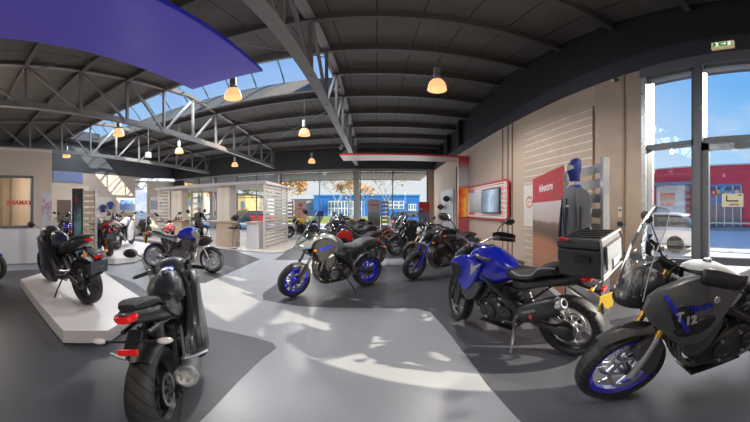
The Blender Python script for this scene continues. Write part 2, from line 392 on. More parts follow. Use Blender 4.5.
# east glazing beside the door, and the door
M_jamb = M_alul
def east_window():
    o = glazing('window_5', 1.44, GY1+.05, .0, 3.86, 0, XE+.02, trans=(2.52, .70), fw=.075, fd=.16, axis='y')
    return o
east_window()
glazing('window_6', GY0, 1.40, 2.50, 3.86, 0, XE+.02, fw=.075, fd=.16, axis='y')
struct(B2(XE-.04, XE+.2, 1.345, 1.46, 0, 3.86), 'trim_40', M_alu); struct(B2(XE-.02, XE+.16, 1.315, 1.345, 2.5, 3.84), 'trim_44', M_alul)
struct(B2(XE-.02, XE+.25, 2.30, 2.385, 0, 3.9), 'trim_41', M_alul)
struct(B2(XE-.05, XE+.25, GY0-.02, GY1+.08, 3.84, ZT), 'trim_42', M_alu)
struct(B2(XE-.07, XE+.02, 1.47, 3.4, .64, .74), 'trim_43', M_alu)
glazing('window_7', -2.85, -2.72, .3, 3.3, 0, XE+.02, fw=.02, axis='y')
dr = glazing('door_1', .10, 1.345, .02, 2.48, 0, XE+.0, trans=(.72,), fw=.11, fd=.07, axis='y')
cl_ = B2(XE-.06, XE, .84, 1.20, 2.36, 2.44); cl_.build('door_closer', M_alul, dr, flat=True)
MB().tube([(XE-.05, 1.05, 2.35), (XE-.09, .8, 2.33), (XE-.01, .6, 2.36)], .008).build('closer_arm', M_alul, dr)
MB().tube([(XE, .25, .85), (XE-.06, .25, .9), (XE-.06, .25, 1.2), (XE, .25, 1.25)], .014, sub=3).build('door_handle', M_alul, dr)
# purlins (dark I-beams running east-west under the deck)
for i in range(13):
    y = -3.0+1.62*i-.14
    if SK0-.1 < y < SK1+.1: segs = [(SKX1, XU)]
    else: segs = [(XW, XU)]
    for a, b in segs:
        z = roof_z(y); m = B2(a, b, y-.012, y+.012, z-.20, z-.005)
        for zz in (z-.215, z-.012):
            q = B2(a, b, y-.06, y+.06, zz, zz+.014); m.add(q.v, q.f)
        tag(m.build('roof_beam', mat('purlin_paint', (.11, .105, .10), .5), flat=True), 'dark steel beam running east to west right under the roof deck', 'roof beam', 'roof beams under the deck', 'structure')
# rooflight kerbs, arched ribs and panes
for y, nme in ((SK0, 'trim_50'), (SK1, 'trim_51')):
    struct(B2(SKX0-.1, SKX1+.1, y-.05, y+.05, roof_z(y)-.22, roof_z(y)+.28), nme, M_steel)
for x, nme in ((SKX0, 'trim_52'), (SKX1, 'trim_53')):
    struct(B2(x-.05, x+.05, SK0, SK1, 6.12, 6.75), nme, M_steeld)
def arc_pts(x, n=12, k=.95):
    return [(x, SK0+(SK1-SK0)*i/n, 6.42+k*math.sin(PI*i/n)) for i in range(n+1)]
sky_ = MB(); n_ = 12
A_, Bq = arc_pts(SKX0), arc_pts(SKX1)
sky_.add(A_+Bq, [(i, i+1, n_+2+i, n_+1+i) for i in range(n_)])
sf = tag(sky_.build('window_8', M_sky), kind='structure')
x = SKX0
while x < SKX1+.1:
    tag(MB().tube(arc_pts(x), .03, 6).build('rooflight_bar', mat('green_grey_bar', (.12, .20, .20), .4), sf)); x += 1.12
# trusses: bottom chord, arched top chord, posts and diagonals
NODES = [-3.12+1.62*i for i in range(13)]
def truss(x, wd=.16, yn=YN-.3, col=M_steel):
    zb = 4.30; top = lambda y: roof_z(y)-.12
    root = empty('truss_beam', (x, 0, zb)); tag(root, None, 'roof truss', kind='structure')
    def P(y, z): return (0, y, z-zb)
    for nm, pts in (('bottom_chord', [P(YS, zb), P(yn, zb)]), ('top_chord', [P(YS, top(YS)), P(RIDGE_Y, top(RIDGE_Y)), P(yn, top(yn))])):
        m = MB()
        for a, b in zip(pts, pts[1:]):
            m.bar(a, b, wd, .02); m.bar(Vector(a)+Vector((0, 0, .10)), Vector(b)+Vector((0, 0, .10)), .02, .18)
        m.build(nm, col, root, flat=True)
    ys = [y for y in NODES]+[yn]
    for i, y in enumerate(ys[:-1]):
        m = MB()
        if y > YS+.05: m.bar(P(y, zb), P(y, top(y)), .08, .08, up=(1, 0, 0)); m.build('truss_post', col, root, flat=True); m = MB()
        a, b = (P(y, top(y)), P(ys[i+1], zb)) if i % 2 else (P(y, zb), P(ys[i+1], top(ys[i+1])))
        if i < 6: a, b = P(y, top(y)), P(ys[i+1], zb)
        else: a, b = P(y, zb), P(ys[i+1], top(ys[i+1]))
        m.bar(a, b, .07, .07, up=(1, 0, 0)); m.build('truss_diagonal', col, root, flat=True)
    return root
tag(truss(-1.25, .22), 'grey steel roof truss nearest the camera, running overhead to the north front')
tag(truss(-6.78), 'grey steel roof truss in the middle, left of the glazed roof strip lamps')
tag(truss(-12.2), 'grey steel roof truss farthest to the left over the motorcycles')
# wind bracing rods
for a, b, lab in (((-6.7, 9.9, 5.75), (-1.3, 14.6, 5.38), 'thin steel bracing rod rising to the middle truss under the roof'), ((-1.3, 9.9, 5.65), (-6.7, 14.6, 5.28), 'thin steel bracing rod crossing the other behind the pendant lamp'),
                  ((-6.7, 1.8, 5.4), (-1.3, 6.5, 5.75), 'thin steel bracing rod above the blue ceiling panel')):
    tag(MB().cyl(a, b, .018, n=8).build('bracing_rod', M_steel), lab, 'rod')
# office box on the left
OX = -6.9
om = B2(OX-.12, OX, YS, 2.53, 2.39, 3.07)
for a in (B2(OX-.12, OX, 1.99, 2.53, 0, 2.39), B2(OX-.12, OX, YS, 1.99, 0, .99), B2(-12.0, OX-.12, 2.41, 2.53, 0, 3.07)): om.add(a.v, a.f)
struct(om, 'wall_office', mat('office_wall', (.60, .50, .42), .65))
struct(B2(-12, OX, YS, 2.53, 3.07, 3.15), 'office_ceiling', M_cream)
glazing('window_9', YS+.3, 1.99, .99, 2.39, 0, OX-.10, mull=(), fw=.06, fd=.12, axis='y')
struct(B2(-12, -11.9, YS, 2.5, 0, 3.07), 'wall_office_back', stripes('office_drapes', (.50, .42, .34), (.34, .27, .21), 'Y', .5, .6))
struct(B2(OX, OX+.03, -3.1, 2.2, .03, .96), 'wall_panel_office', M_white)
o = text('window_lettering', 'YAMAHA', .17, mat('sign_red', (.62, .05, .04), .4), None, frame_M((OX-.03, 1.60, 1.66), (0, -1, 0)), bold=.006)   # put up to be read from inside the office
tag(o, 'red lettering on the office window, seen mirrored from the hall', 'lettering')
# ---------------- motorcycles ----------------
def tyre_mat(name, kind):
    if name in MATS: return MATS[name]
    m = bpy.data.materials.new(name); m.use_nodes = True; n = m.node_tree; b = n.nodes['Principled BSDF']
    b.inputs['Base Color'].default_value = (.018, .018, .019, 1); b.inputs['Roughness'].default_value = .55
    t = n.nodes.new('ShaderNodeTexCoord'); s = n.nodes.new('ShaderNodeSeparateXYZ'); n.links.new(t.outputs['Object'], s.inputs[0])
    def mth(op, a, b_=None, c=None):
        q = n.nodes.new('ShaderNodeMath'); q.operation = op
        for i, v in enumerate((a, b_, c)):
            if v is None: continue
            if isinstance(v, (int, float)): q.inputs[i].default_value = v
            else: n.links.new(v, q.inputs[i])
        return q.outputs[0]
    ang = mth('ARCTAN2', s.outputs[2], s.outputs[0]); ay = mth('ABSOLUTE', s.outputs[1])
    if kind == 'road': w_ = mth('SINE', mth('MULTIPLY_ADD', ang, 22, mth('MULTIPLY', s.outputs[1], 70))); h = mth('GREATER_THAN', w_, .86)
    else:
        w1 = mth('SINE', mth('MULTIPLY_ADD', ang, 34, mth('MULTIPLY', ay, 60))); w2 = mth('SINE', mth('MULTIPLY', s.outputs[1], 170)); h = mth('GREATER_THAN', mth('MAXIMUM', w1, w2), .62)
    r = mth('SQRT', mth('ADD', mth('MULTIPLY', s.outputs[0], s.outputs[0]), mth('MULTIPLY', s.outputs[2], s.outputs[2])))
    hh = mth('MULTIPLY', h, mth('GREATER_THAN', r, .268))
    bp = n.nodes.new('ShaderNodeBump'); bp.invert = True; bp.inputs['Strength'].default_value = 1; bp.inputs['Distance'].default_value = .006
    n.links.new(hh, bp.inputs['Height']); n.links.new(bp.outputs[0], b.inputs['Normal'])
    mx_ = n.nodes.new('ShaderNodeMix'); mx_.data_type = 'RGBA'; mx_.inputs[6].default_value = (.03, .03, .031, 1); mx_.inputs[7].default_value = (.006, .006, .006, 1)
    n.links.new(hh, mx_.inputs[0]); n.links.new(mx_.outputs[2], b.inputs['Base Color'])
    MATS[name] = m; return m
M_tyre = tyre_mat('road_tyre', 'road'); M_knob = tyre_mat('adventure_tyre', 'adv')
M_blk = mat('frame_black', (.015, .015, .017), .32)
M_satin = mat('satin_black', (.022, .022, .025), .38, coat=.2)
M_seat = mat('seat_vinyl', (.020, .020, .022), .6, bump=.25, bscale=260)
M_seatg = mat('seat_vinyl_grey', (.10, .10, .11), .55, bump=.2, bscale=260)
M_eng = mat('engine_dark', (.045, .045, .048), .35, metal=.5)
M_engs = mat('engine_grey', (.22, .22, .23), .35, metal=.8)
M_chr = mat('chrome', (.82, .83, .85), .12, metal=1)
M_sil = mat('brushed_silver', (.62, .62, .64), .3, metal=.9)
M_gold = mat('gold_anodised', (.78, .42, .08), .28, metal=.85)
M_hdr = mat('heat_blued_steel', (.38, .34, .30), .28, metal=.9)
M_blue = mat('race_blue', (.008, .020, .46), .2, coat=.8)
M_bluerim = mat('rim_blue', (.020, .025, .55), .25, coat=.3)
M_grey = mat('tech_grey', (.16, .175, .195), .3, coat=.4)
M_lgrey = mat('matt_light_grey', (.42, .43, .43), .38, coat=.2)
M_dgrey = mat('dark_matt_grey', (.042, .044, .047), .36, coat=.2)
M_redp = mat('paint_red', (.60, .02, .02), .2, coat=.8)
M_whitep = mat('paint_white', (.75, .75, .76), .22, coat=.7)
M_bronze = mat('bronze_brown', (.16, .10, .06), .28, coat=.6)
M_amber = mat('indicator_amber', (.85, .28, .02), .25)
M_clear = mat('indicator_clear', (.75, .72, .68), .15)
M_redl = mat('tail_lens_red', (.75, .01, .01), .2, emis=(.9, .02, .01), es=.06)
M_lens = mat('headlamp_lens', (.65, .66, .66), .1, coat=1)
M_lit = mat('headlamp_lit', (1, .8, .5), .2, emis=(1, .72, .35), es=6)
M_mirg = mat('mirror_glass', (.55, .58, .6), .05, metal=1)
M_scr = glass('smoked_screen', (.38, .42, .48), .6)
M_scrc = glass('clear_screen', (.80, .83, .86), .45)
M_plated = mat('plate_dark', (.10, .12, .15), .4)
M_platey = mat('plate_yellow', (.85, .58, .06), .45)
M_brown = mat('saddle_brown', (.22, .10, .05), .5)

def wheel(name, parent, M, R, w_, rr, style, rimm, tm, n=44, discs=(-1, 1), dr=.145, sprocket=False):
    root = bpy.data.objects.new(name, None); C.objects.link(root); root.parent = parent; root.matrix_local = M; root.empty_display_size = .05
    Y = (0, 1, 0); h = w_/2
    prof = [(rr-.012, -h*.62), (rr+.006, -h*.72), (rr+.02, -h*.86), ((R+rr)/2+.005, -h), (R-.030, -h*.97), (R-.014, -h*.82), (R-.004, -h*.48), (R, 0)]
    prof += [(a, -b) for a, b in reversed(prof[:-1])]
    prof.append(prof[0]); MB().lathe(prof, axis=Y, n=n).build('tyre', tm, root, smooth_angle=60)
    m = MB(); k = h*.70
    m.lathe([(rr-.002, -k), (rr+.008, -k), (rr+.006, -k+.01), (rr-.02, -k*.5), (rr-.022, k*.5), (rr+.006, k-.01), (rr+.008, k), (rr-.012, k), (rr-.036, k*.5), (rr-.036, -k*.5), (rr-.012, -k), (rr-.002, -k)], axis=Y, n=n)
    hub = MB().lathe([(.018, -.075), (.036, -.075), (.05, -.04), (.042, 0), (.05, .04), (.036, .075), (.018, .075)], axis=Y, n=18)
    if style == 'cast':
        for i in range(5):
            for dd in (-.17, .17):
                a = 2*PI*i/5; b = a+dd
                m.bar((.03*math.cos(a+dd*.6), 0, .03*math.sin(a+dd*.6)), ((rr-.02)*math.cos(b), 0, (rr-.02)*math.sin(b)), .03, .017, up=(-math.sin(b), 0, math.cos(b)))
        m.add(hub.v, hub.f); m.build('rim', rimm, root)
    elif style == 'multi':
        for i in range(10):
            b = 2*PI*i/10; m.bar((.03*math.cos(b), 0, .03*math.sin(b)), ((rr-.02)*math.cos(b), 0, (rr-.02)*math.sin(b)), .034, .018, up=(-math.sin(b), 0, math.cos(b)))
        m.add(hub.v, hub.f); m.build('rim', rimm, root)
    else:
        rim = m.build('rim', rimm, root); hub.build('wheel_hub', M_engs, root)
        sp = MB()
        for i in range(32):
            a = 2*PI*i/32; s_ = -1 if i % 2 else 1; b = a+(.42 if (i//2) % 2 else -.42)
            sp.cyl((.045*math.cos(b), s_*.045, .045*math.sin(b)), ((rr-.02)*math.cos(a), s_*.02, (rr-.02)*math.sin(a)), .0016, n=5)
        sp.build('wire_lacing', M_chr, root)
    for s_ in discs:
        y = s_*.068; ds = MB().lathe([(dr*.80, y-.0025), (dr, y-.0025), (dr, y+.0025), (dr*.80, y+.0025), (dr*.80, y-.0025)], axis=Y, n=36)
        for i in range(6):
            a = 2*PI*i/6; ds.bar((.04*math.cos(a), y, .04*math.sin(a)), (dr*.86*math.cos(a+.2), y, dr*.86*math.sin(a+.2)), .006, .014, up=(0, 1, 0))
        ds.build('brake_disc', M_sil, root)
    if sprocket:
        MB().lathe([(.03, .076), (.095, .076), (.095, .084), (.03, .084), (.03, .076)], axis=Y, n=30).build('sprocket', M_engs, root)
    return root

def motorcycle(name, label, c, group=None):
    """c: style and colours. x forward, y left, origin under the rear axle"""
    g = lambda k, d=None: c.get(k, d)
    style = g('style', 'naked'); L_ = g('L', 1.44); Rr = g('Rr', .315); Rf = g('Rf', .305); up = g('lift', 0); lod = g('lod', 1)
    n1 = 44 if lod else 24; body = g('body', M_satin); acc = g('accent', body); lo = g('low', M_blk)
    root = empty(name, (0, 0, 0)); tag(root, label, 'motorcycle', group)
    fx = L_-1.44        # everything forward of the engine shifts with the wheelbase
    def XP(pts): return [(p[0]+fx*max(0, min(1, (p[0]-.3)/.6)),)+tuple(p[1:]) for p in pts]
    def ld(st, nm, m, par=root, sub=3, n=18, e=2.5, z=None, y0=0):
        z = up if z is None else z
        return MB().loft([(q[0], q[1]+z, q[2]+z)+tuple(q[3:]) for q in XP(st)], sub if lod else 2, n if lod else 12, e, y0).build(nm, m, par)
    # steering axis
    hd = Vector((1.10+fx, 0, .93+up)); ax = Vector((L_, 0, Rf)); fd = (hd-ax); fd.normalize()
    ST = Matrix.Translation(hd) @ Matrix.Rotation(g('steer', 0), 4, fd) @ Matrix.Translation(-hd)
    rs = g('wheels', 'cast')
    wheel('rear_wheel', root, Matrix.Translation((0, 0, Rr)), Rr, g('wr', .17), Rr-.083 if rs != 'wire' else Rr-.085, rs, g('rim', M_blk), g('tyre', M_tyre), n1, discs=(-1,), dr=.12, sprocket=True)
    wheel('front_wheel', root, ST @ Matrix.Translation(ax), Rf, g('wf', .12), Rf-.076 if rs != 'wire' else Rf-.066, rs, g('rim', M_blk), g('tyre', M_tyre), n1, discs=(-1, 1) if lod else (1,), dr=g('fdisc', .149))
    # fork and brakes
    for s_ in (-1, 1):
        y = s_*.105; o_ = Vector((0, y, 0)); foot = ax+o_-fd*.02
        MB().cyl(foot+fd*.0, foot+fd*.36, .029, .026, n=14).build('fork_leg', g('forkl', M_blk), root, ST).__setattr__('name', 'fork_leg')
        MB().cyl(foot+fd*.33, foot+fd*.80, .0245, n=14).build('fork_tube', g('fork', M_sil), root, ST)
        if lod or s_ == 1:
            q = ax+Vector((-.10, s_*.078, .085)); MB().loft([(-.05, .03, -.035, .012), (-.03, .045, -.045, .028), (.03, .045, -.045, .028), (.05, .03, -.03, .012)], 2, 10, 4, M=Matrix.Translation(q) @ Matrix.Rotation(-.7, 4, 'Y')).build('brake_caliper', g('caliper', M_engs), root, ST)
    m = MB()
    for t_, w2 in ((.50, .25), (.72, .25)):
        p = ax+fd*t_; m.box(p, (.07, w2, .035), Matrix.Rotation(math.atan2(-fd.x, fd.z)*-1, 4, 'Y'))
    m.cyl(ax+fd*.48, ax+fd*.76, .03); m.build('fork_clamp', g('clamp', M_blk), root, ST)
    # front mudguard
    def arc_guard(cx, cz, r, a0, a1, w0, m_, nm, par, M=None, drop=.03, n=12, thick=.004, rise=0):
        v = []; f = []; ny = 7
        for lay in (0, 1):
            for i in range(n+1):
                t = a0+(a1-a0)*i/n; wd_ = w0*(.55+.45*math.sin(PI*(.12+.88*i/n)))
                rr_ = r+rise*(i/n)
                for j in range(ny):
                    u = -1+2*j/(ny-1); rad = rr_-drop*abs(u)**2.2-lay*thick
                    v.append((cx+rad*math.cos(t), u*wd_/2, cz+rad*math.sin(t)))
        q = (n+1)*ny
        for i in range(n):
            for j in range(ny-1):
                a = i*ny+j; f.append((a, a+1, a+ny+1, a+ny)); f.append((q+a, q+a+ny, q+a+ny+1, q+a+1))
        for i in range(n):
            for j in (0, ny-1):
                a = i*ny+j; f.append((a, a+ny, q+a+ny, q+a))
        for j in range(ny-1):
            for i in (0, n):
                a = i*ny+j; f.append((a, a+1, q+a+1, q+a))
        return MB().add(v, f).build(nm, m_, par, M, smooth_angle=60)
    if style == 'adventure':
        arc_guard(L_, Rf, Rf+.055, math.radians(160), math.radians(58), .16, g('guard', body), 'front_mudguard', root, ST, drop=.06, rise=.03)
        for s_ in (-1, 1):
            m = MB().panel([(L_-.20, .30), (L_-.13, .24), (L_-.04, .40), (L_-.0, .60), (L_-.12, .66), (L_-.24, .56)], s_, .088, .025, .01); m.build('fork_guard', g('guard', body), root, ST)
    else:
        arc_guard(L_, Rf, Rf+.022, math.radians(170), math.radians(52), .145, g('guard', body), 'front_mudguard', root, ST, drop=.045)
        for s_ in (-1, 1): MB().panel([(L_-.15, .38), (L_-.08, .32), (L_-.02, .42), (L_-.03, .58), (L_-.16, .60)], s_, .078, .015, .006).build('mudguard_stay', g('guard', body), root, ST)
    # frame and swingarm
    m = MB()
    for s_ in (-1, 1):
        m.tube(XP([(1.08, s_*.05, .90+up), (.95, s_*.135, .84+up), (.72, s_*.165, .68+up*.6), (.50, s_*.15, .52), (.44, s_*.13, .40)]), .030, 8, 3)
        m.tube(XP([(1.05, s_*.05, .82+up), (.98, s_*.10, .62), (.90, s_*.12, .40)]), .018, 8, 3)
    m.build('frame', g('framem', M_blk), root)
    m = MB()
    for s_ in (-1, 1):
        m.tube(XP([(.56, s_*.10, .62+up*.5), (.25, s_*.10, .74+up), (-.10, s_*.07, .80+up)]), .014, 6, 3); m.tube(XP([(.46, s_*.11, .50), (.20, s_*.10, .70+up)]), .012, 6)
    m.build('rear_subframe', M_blk, root)
    m = MB()
    for s_ in (-1, 1):
        m.tube([(.46+fx*.3, s_*.085, .40), (.30, s_*.115, .375), (.12, s_*.125, .34), (-.03, s_*.125, Rr)], .026, 8, 3)
        m.box((.0, s_*.125, Rr), (.12, .022, .06))
    m.box((.38, 0, .39), (.08, .18, .07)); m.build('swingarm', g('swing', M_blk), root)
    MB().tube([(.36, .03, .40), (.44, .03, .64)], .035, 10).build('rear_shock', g('shock', M_engs), root)
    if g('chain', True):
        m = MB(); m.bar((0, .092, Rr+.09), (.50, .092, .43), .012, .014); m.bar((0, .092, Rr-.09), (.50, .092, .36), .012, .014); m.build('drive_chain', g('chainm', M_engs), root)
    else:
        m = MB().loft([(-.09, Rr+.07, Rr-.07, .03), (-.03, Rr+.10, Rr-.10, .055), (.06, Rr+.08, Rr-.07, .05), (.14, Rr+.06, Rr-.03, .035), (.42, .43, .36, .03)], 3, 14, 2.2, y0=.12); m.build('shaft_drive', M_satin, root)
    # engine
    ld([(.42, .50, .33, .09), (.48, .56, .26, .145), (.62, .58, .22, .165), (.80, .55, .215, .16), (.93, .50, .26, .14), (.98, .44, .32, .09)], 'crankcase', g('eng', M_eng), e=4.5, z=0)
    m = MB(); T = Matrix.Translation((.86+fx*.8, 0, .60)) @ Matrix.Rotation(.38, 4, 'Y')
    for i in range(6 if lod else 3): m.box((0, 0, 0), (.24, .30, .012 if lod else .02), T @ Matrix.Translation((0, 0, -.10+i*(.035 if lod else .07))))
    m.box((0, 0, 0), (.21, .27, .24), T); m.build('cylinder_block', g('eng', M_eng), root)
    MB().box((0, 0, .15), (.25, .31, .08), T, taper=.12).build('cylinder_head', g('head', M_engs), root)
    for s_, x_, z_, r_ in ((-1, .60, .40, .115), (-1, .80, .36, .075), (1, .80, .38, .095), (1, .56, .41, .07)):
        MB().lathe([(r_, .10), (r_, .155), (r_*.93, .178), (r_*.55, .185), (r_*.5, .178), (1e-5, .178)], (x_+fx*.6, 0, z_), (0, s_, 0), 24 if lod else 14).build('engine_cover', g('cover', M_engs) if lod else M_eng, root)
    m = MB(); m.box((1.02+fx, 0, .60), (.035, .32, .26), Matrix.Rotation(-.25, 4, 'Y')); m.build('radiator', mat('radiator_core', (.05, .05, .055), .5, metal=.3, bump=.8, bscale=500), root)
    if lod:
        for s_ in (-1, 1): MB().tube(XP([(.95, s_*.17, .66), (.98, s_*.185, .55), (.90, s_*.18, .40)]), .014, 8, 4).build('coolant_hose', M_black, root)
        MB().tube(XP([(.98, .12, .50), (.92, .17, .46), (.76, .175, .60)]), .013, 8, 4).build('coolant_hose', M_black, root)
        for x_, z_, r_ in ((.70, .50, .02), (.66, .30, .016), (.90, .30, .018), (.88, .47, .014)): MB().cyl((x_, .15, z_), (x_, .185, z_), r_, r_*.8).build('engine_plug', M_sil, root)
        MB().tube(XP([(.72, .168, .70), (.66, .185, .56), (.60, .17, .48)]), .009, 6, 3).build('engine_cable', M_black, root)
        MB().box((.60, 0, .62), (.20, .20, .14)).build('airbox', M_black, root)
    # exhaust
    m = MB()
    for yy in (-.08, 0, .08): m.tube(XP([(.96, yy, .66), (1.06, yy, .60), (1.08, yy*.9, .45), (1.02, yy*.7, .28), (.90, yy*.4, .20), (.70, -.02, .175)]), .020, 8, 3)
    m.build('exhaust_header', M_hdr, root)
    ex = g('exhaust', 'low')
    if ex == 'under':
        MB().loft(XP([(.44, .28, .12, .10), (.52, .30, .11, .13), (.68, .28, .11, .13), (.78, .24, .13, .08)]), 3, 14, 3.5).build('exhaust_box', M_satin, root)
        MB().cyl((.46, -.12, .22), (.34, -.16, .25), .03, .034).build('exhaust_tip', M_sil, root)
    else:
        P = {'low': [(.60, -.06, .17), (.42, -.14, .22), (.28, -.18, .31), (.16, -.20, .37)], 'left': [(.62, .06, .17), (.56, .13, .26), (.50, .17, .38), (.42, .195, .47)],
             'stub': [(.60, -.06, .17), (.42, -.14, .24), (.32, -.18, .30), (.24, -.20, .34)]}[ex]
        P = [(a_, b_, c_+g('muffz', 0)*k_) for k_, (a_, b_, c_) in zip((0, .4, .8, 1), P)]
        MB().tube(P, .024, 10, 4).build('exhaust_pipe', M_hdr, root)
        e0 = Vector(P[-1]); e1 = e0+Vector({'low': (-.36, -.035, .13), 'left': (-.44, .02, .20), 'stub': (-.26, -.03, .09)}[ex])
        if ex == 'left':
            d_ = e1-e0; q = Vector((1, 0, 0)).rotation_difference(-d_.normalized()).to_matrix().to_4x4(); T = Matrix.Translation(e0) @ Matrix.Rotation(math.atan2(d_.z, -d_.x), 4, 'Y')
            mf = MB().loft([(0, .05, -.05, .04), (-.05, .085, -.10, .058), (-.38, .095, -.10, .062), (-.47, .075, -.08, .052)], 2, 14, 3.2, M=T).build('muffler', M_satin, root)
            MB().lathe([(.045, -.46), (.055, -.50), (.048, -.515), (.03, -.51), (.028, -.47)], (0, 0, 0), (0, 0, 1), 16, M=None) if 0 else None
            MB().lathe([(.056, 0), (.058, .06), (.046, .075), (.03, .07), (.028, .0)], T @ Vector((-.45, 0, 0)), d_, 16).build('muffler_cap', M_sil, mf)
            if lod:
                nv = T @ Vector((-.22, .063, 0)); text('muffler_badge', 'YAMAHA', .042, M_sil, mf, frame_M(T @ Vector((-.16, .0645, .02)), T.to_3x3() @ Vector((-1, 0, 0)), T.to_3x3() @ Vector((0, 0, 1))))
                MB().lathe([(1e-5, .003), (.022, .003), (.022, 0)], T @ Vector((-.16, .0615, -.035)), (0, 1, 0), 18, ).build('muffler_emblem', M_redp, mf)
        else:
            r_ = g('mr', .052)
            mf = MB().lathe([(.026, -.03), (r_*.9, .01), (r_, .04), (r_, (e1-e0).length-.05)], e0, e1-e0, 22).build('muffler', g('muff', M_satin), root)
            MB().lathe([(r_, -.05), (r_*1.05, -.045), (r_*1.02, .0), (r_*.72, .02), (r_*.45, .015), (r_*.42, -.03), (1e-5, -.03)], e1, e1-e0, 22).build('muffler_cap', g('mcap', M_sil), mf)
    # side stand, pegs, pedals
    m = MB().tube([(.52+fx*.4, .12, .27), (.47+fx*.4, .24, .13), (.44+fx*.4, .31, .018)], .012, 8); m.box((.43+fx*.4, .33, .012), (.09, .05, .016)); m.build('side_stand', g('standm', M_blk), root)
    for s_ in (-1, 1):
        m = MB(); m.box((.42, s_*.145, .42), (.12, .018, .14), (.5, 'Y')); m.cyl((.44, s_*.15, .36), (.44, s_*.255, .37), .013, n=8); m.build('foot_peg', g('peg', M_engs), root)
    if lod:
        MB().tube([(.44, -.17, .34), (.56, -.19, .31), (.62, -.20, .32)], .008, 6).build('foot_pedal', M_engs, root); MB().tube([(.44, .17, .34), (.58, .185, .33), (.62, .21, .34)], .008, 6).build('gear_lever', M_engs, root)
    # handlebar, controls, mirrors
    hx, hz = 1.07+fx, 1.02+up; bw = g('barw', .38)
    if style == 'sport':
        hz = .93+up; pts = [(hx+.02, s*.11, hz) for s in (1,)]
        for s_ in (-1, 1): MB().tube([(hx+.03, s_*.09, hz+.01), (hx+.0, s_*.20, hz), (hx-.06, s_*.33, hz-.02)], .011, 8).build('handlebar', M_blk, root, ST)
        e_ = Vector((hx-.06, .33, hz-.02)); inn = Vector((hx-.01, .215, hz))
    else:
        rise = g('rise', .09)
        m = MB().tube([(hx-.09, -bw, hz+rise), (hx-.03, -bw*.62, hz+rise+.005), (hx+.02, -bw*.36, hz+rise*.75), (hx+.02, -.06, hz+.03), (hx+.02, .06, hz+.03), (hx+.02, bw*.36, hz+rise*.75), (hx-.03, bw*.62, hz+rise+.005), (hx-.09, bw, hz+rise)], .0125, 8, 3)
        for s_ in (-1, 1): m.cyl((hx+.02, s_*.045, hz-.03), (hx+.02, s_*.045, hz+.045), .018, n=8)
        m.build('handlebar', g('barm', M_blk), root, ST); e_ = Vector((hx-.09, bw, hz+rise)); inn = Vector((hx-.035, bw*.66, hz+rise+.004))
    for s_ in (-1, 1):
        E_ = Vector((e_.x, s_*e_.y, e_.z)); I_ = Vector((inn.x, s_*inn.y, inn.z)); d_ = (E_-I_).normalized()
        MB().cyl(I_, E_, .0185, n=12).build('grip', M_black, root, ST)
        MB().cyl(E_, E_+d_*.025, .017, .014, n=10).build('bar_end', g('barend', M_engs), root, ST)
        m = MB(); m.box(I_-d_*.03, (.05, .05, .045)); m.tube([I_-d_*.03+Vector((.03, 0, 0)), I_+Vector((.07, 0, -.005)), E_+Vector((.055, 0, -.012))], .006, 6, 3); m.build('brake_lever' if s_ < 0 else 'clutch_lever', M_engs if lod else M_blk, root, ST)
        if s_ < 0 and lod: m = MB().cyl(I_-d_*.05+Vector((.03, 0, .01)), I_-d_*.05+Vector((.03, 0, .06)), .022, n=14); m.build('brake_fluid_reservoir', M_black, root, ST)
        if g('handguards'):
            q = [I_+Vector((.09, -s_*.03, -.02)), I_+Vector((.12, 0, 0)), (I_+E_)/2+Vector((.11, 0, .005)), E_+Vector((.06, s_*.03, .0)), E_+Vector((-.01, s_*.045, 0))]
            v = []; f = []; q2 = cr_interp([tuple(p) for p in q], 4)
            for i, p in enumerate(q2):
                h_ = .026+.034*math.sin(PI*min(1, .15+.7*i/(len(q2)-1)))
                for k, (dx_, dz_) in enumerate(((-.01, -.5), (.012, -.25), (.02, .1), (.010, .45), (-.008, .75), (-.018, .7), (.002, .1), (-.004, -.25))): v.append((p[0]+dx_, p[1]+s_*dx_*.4, p[2]+dz_*h_*1.5))
            for i in range(len(q2)-1):
                for k in range(8):
                    k2 = (k+1) % 8; f.append((i*8+k, i*8+k2, (i+1)*8+k2, (i+1)*8+k))
            f.append(tuple(range(8))); f.append(tuple(reversed(range((len(q2)-1)*8, len(q2)*8))))
            MB().add(v, f).build('hand_guard', g('hgm', M_black), root, ST, smooth_angle=70)
        ms = g('mirror', 'stalk')
        if g('mirrors') == s_: continue
        if ms == 'stalk':
            b0 = I_-d_*.04+Vector((0, 0, .02)); b1 = b0+Vector((.03, s_*.05, .10)); b2 = b0+Vector((.015, s_*.13, .17))
            MB().tube([b0, b1, b2], .006, 6, 3).build('mirror_stalk', M_black, root, ST)
            T = Matrix.Translation(b2+Vector((0, s_*.055, .012))) @ Matrix.Rotation(s_*.12, 4, 'X')
        else:
            b0 = Vector((1.22+fx, s_*.13, 1.02+up)); b2 = b0+Vector((-.02, s_*.16, .10))
            MB().tube([b0, b0+Vector((.02, s_*.08, .07)), b2], .011, 6, 3).build('mirror_stalk', M_black, root)
            T = Matrix.Translation(b2+Vector((-.01, s_*.05, .01))) @ Matrix.Rotation(s_*.1, 4, 'X')
        mo = MB().ball((0, 0, 0), 1, 14, (.020, .078, .046)).build('mirror', g('mirm', M_black), root, (ST @ T) if ms == 'stalk' else T)
        MB().lathe([(1e-5, .0), (.9, .0), (.98, -.15)], n=20, M=Matrix.Diagonal((.076, .044, .016, 1))).build('mirror_glass', M_mirg, mo, Matrix.Translation((-.012, 0, 0)) @ Matrix.Rotation(-PI/2, 4, 'Y') @ Matrix.Rotation(PI/2, 4, 'Z'))
    MB().box((hx+.10, 0, hz+.05), (.03, .15, .085), (.5, 'Y')).build('instrument_panel', M_black, root, ST if style != 'tourer' else None)
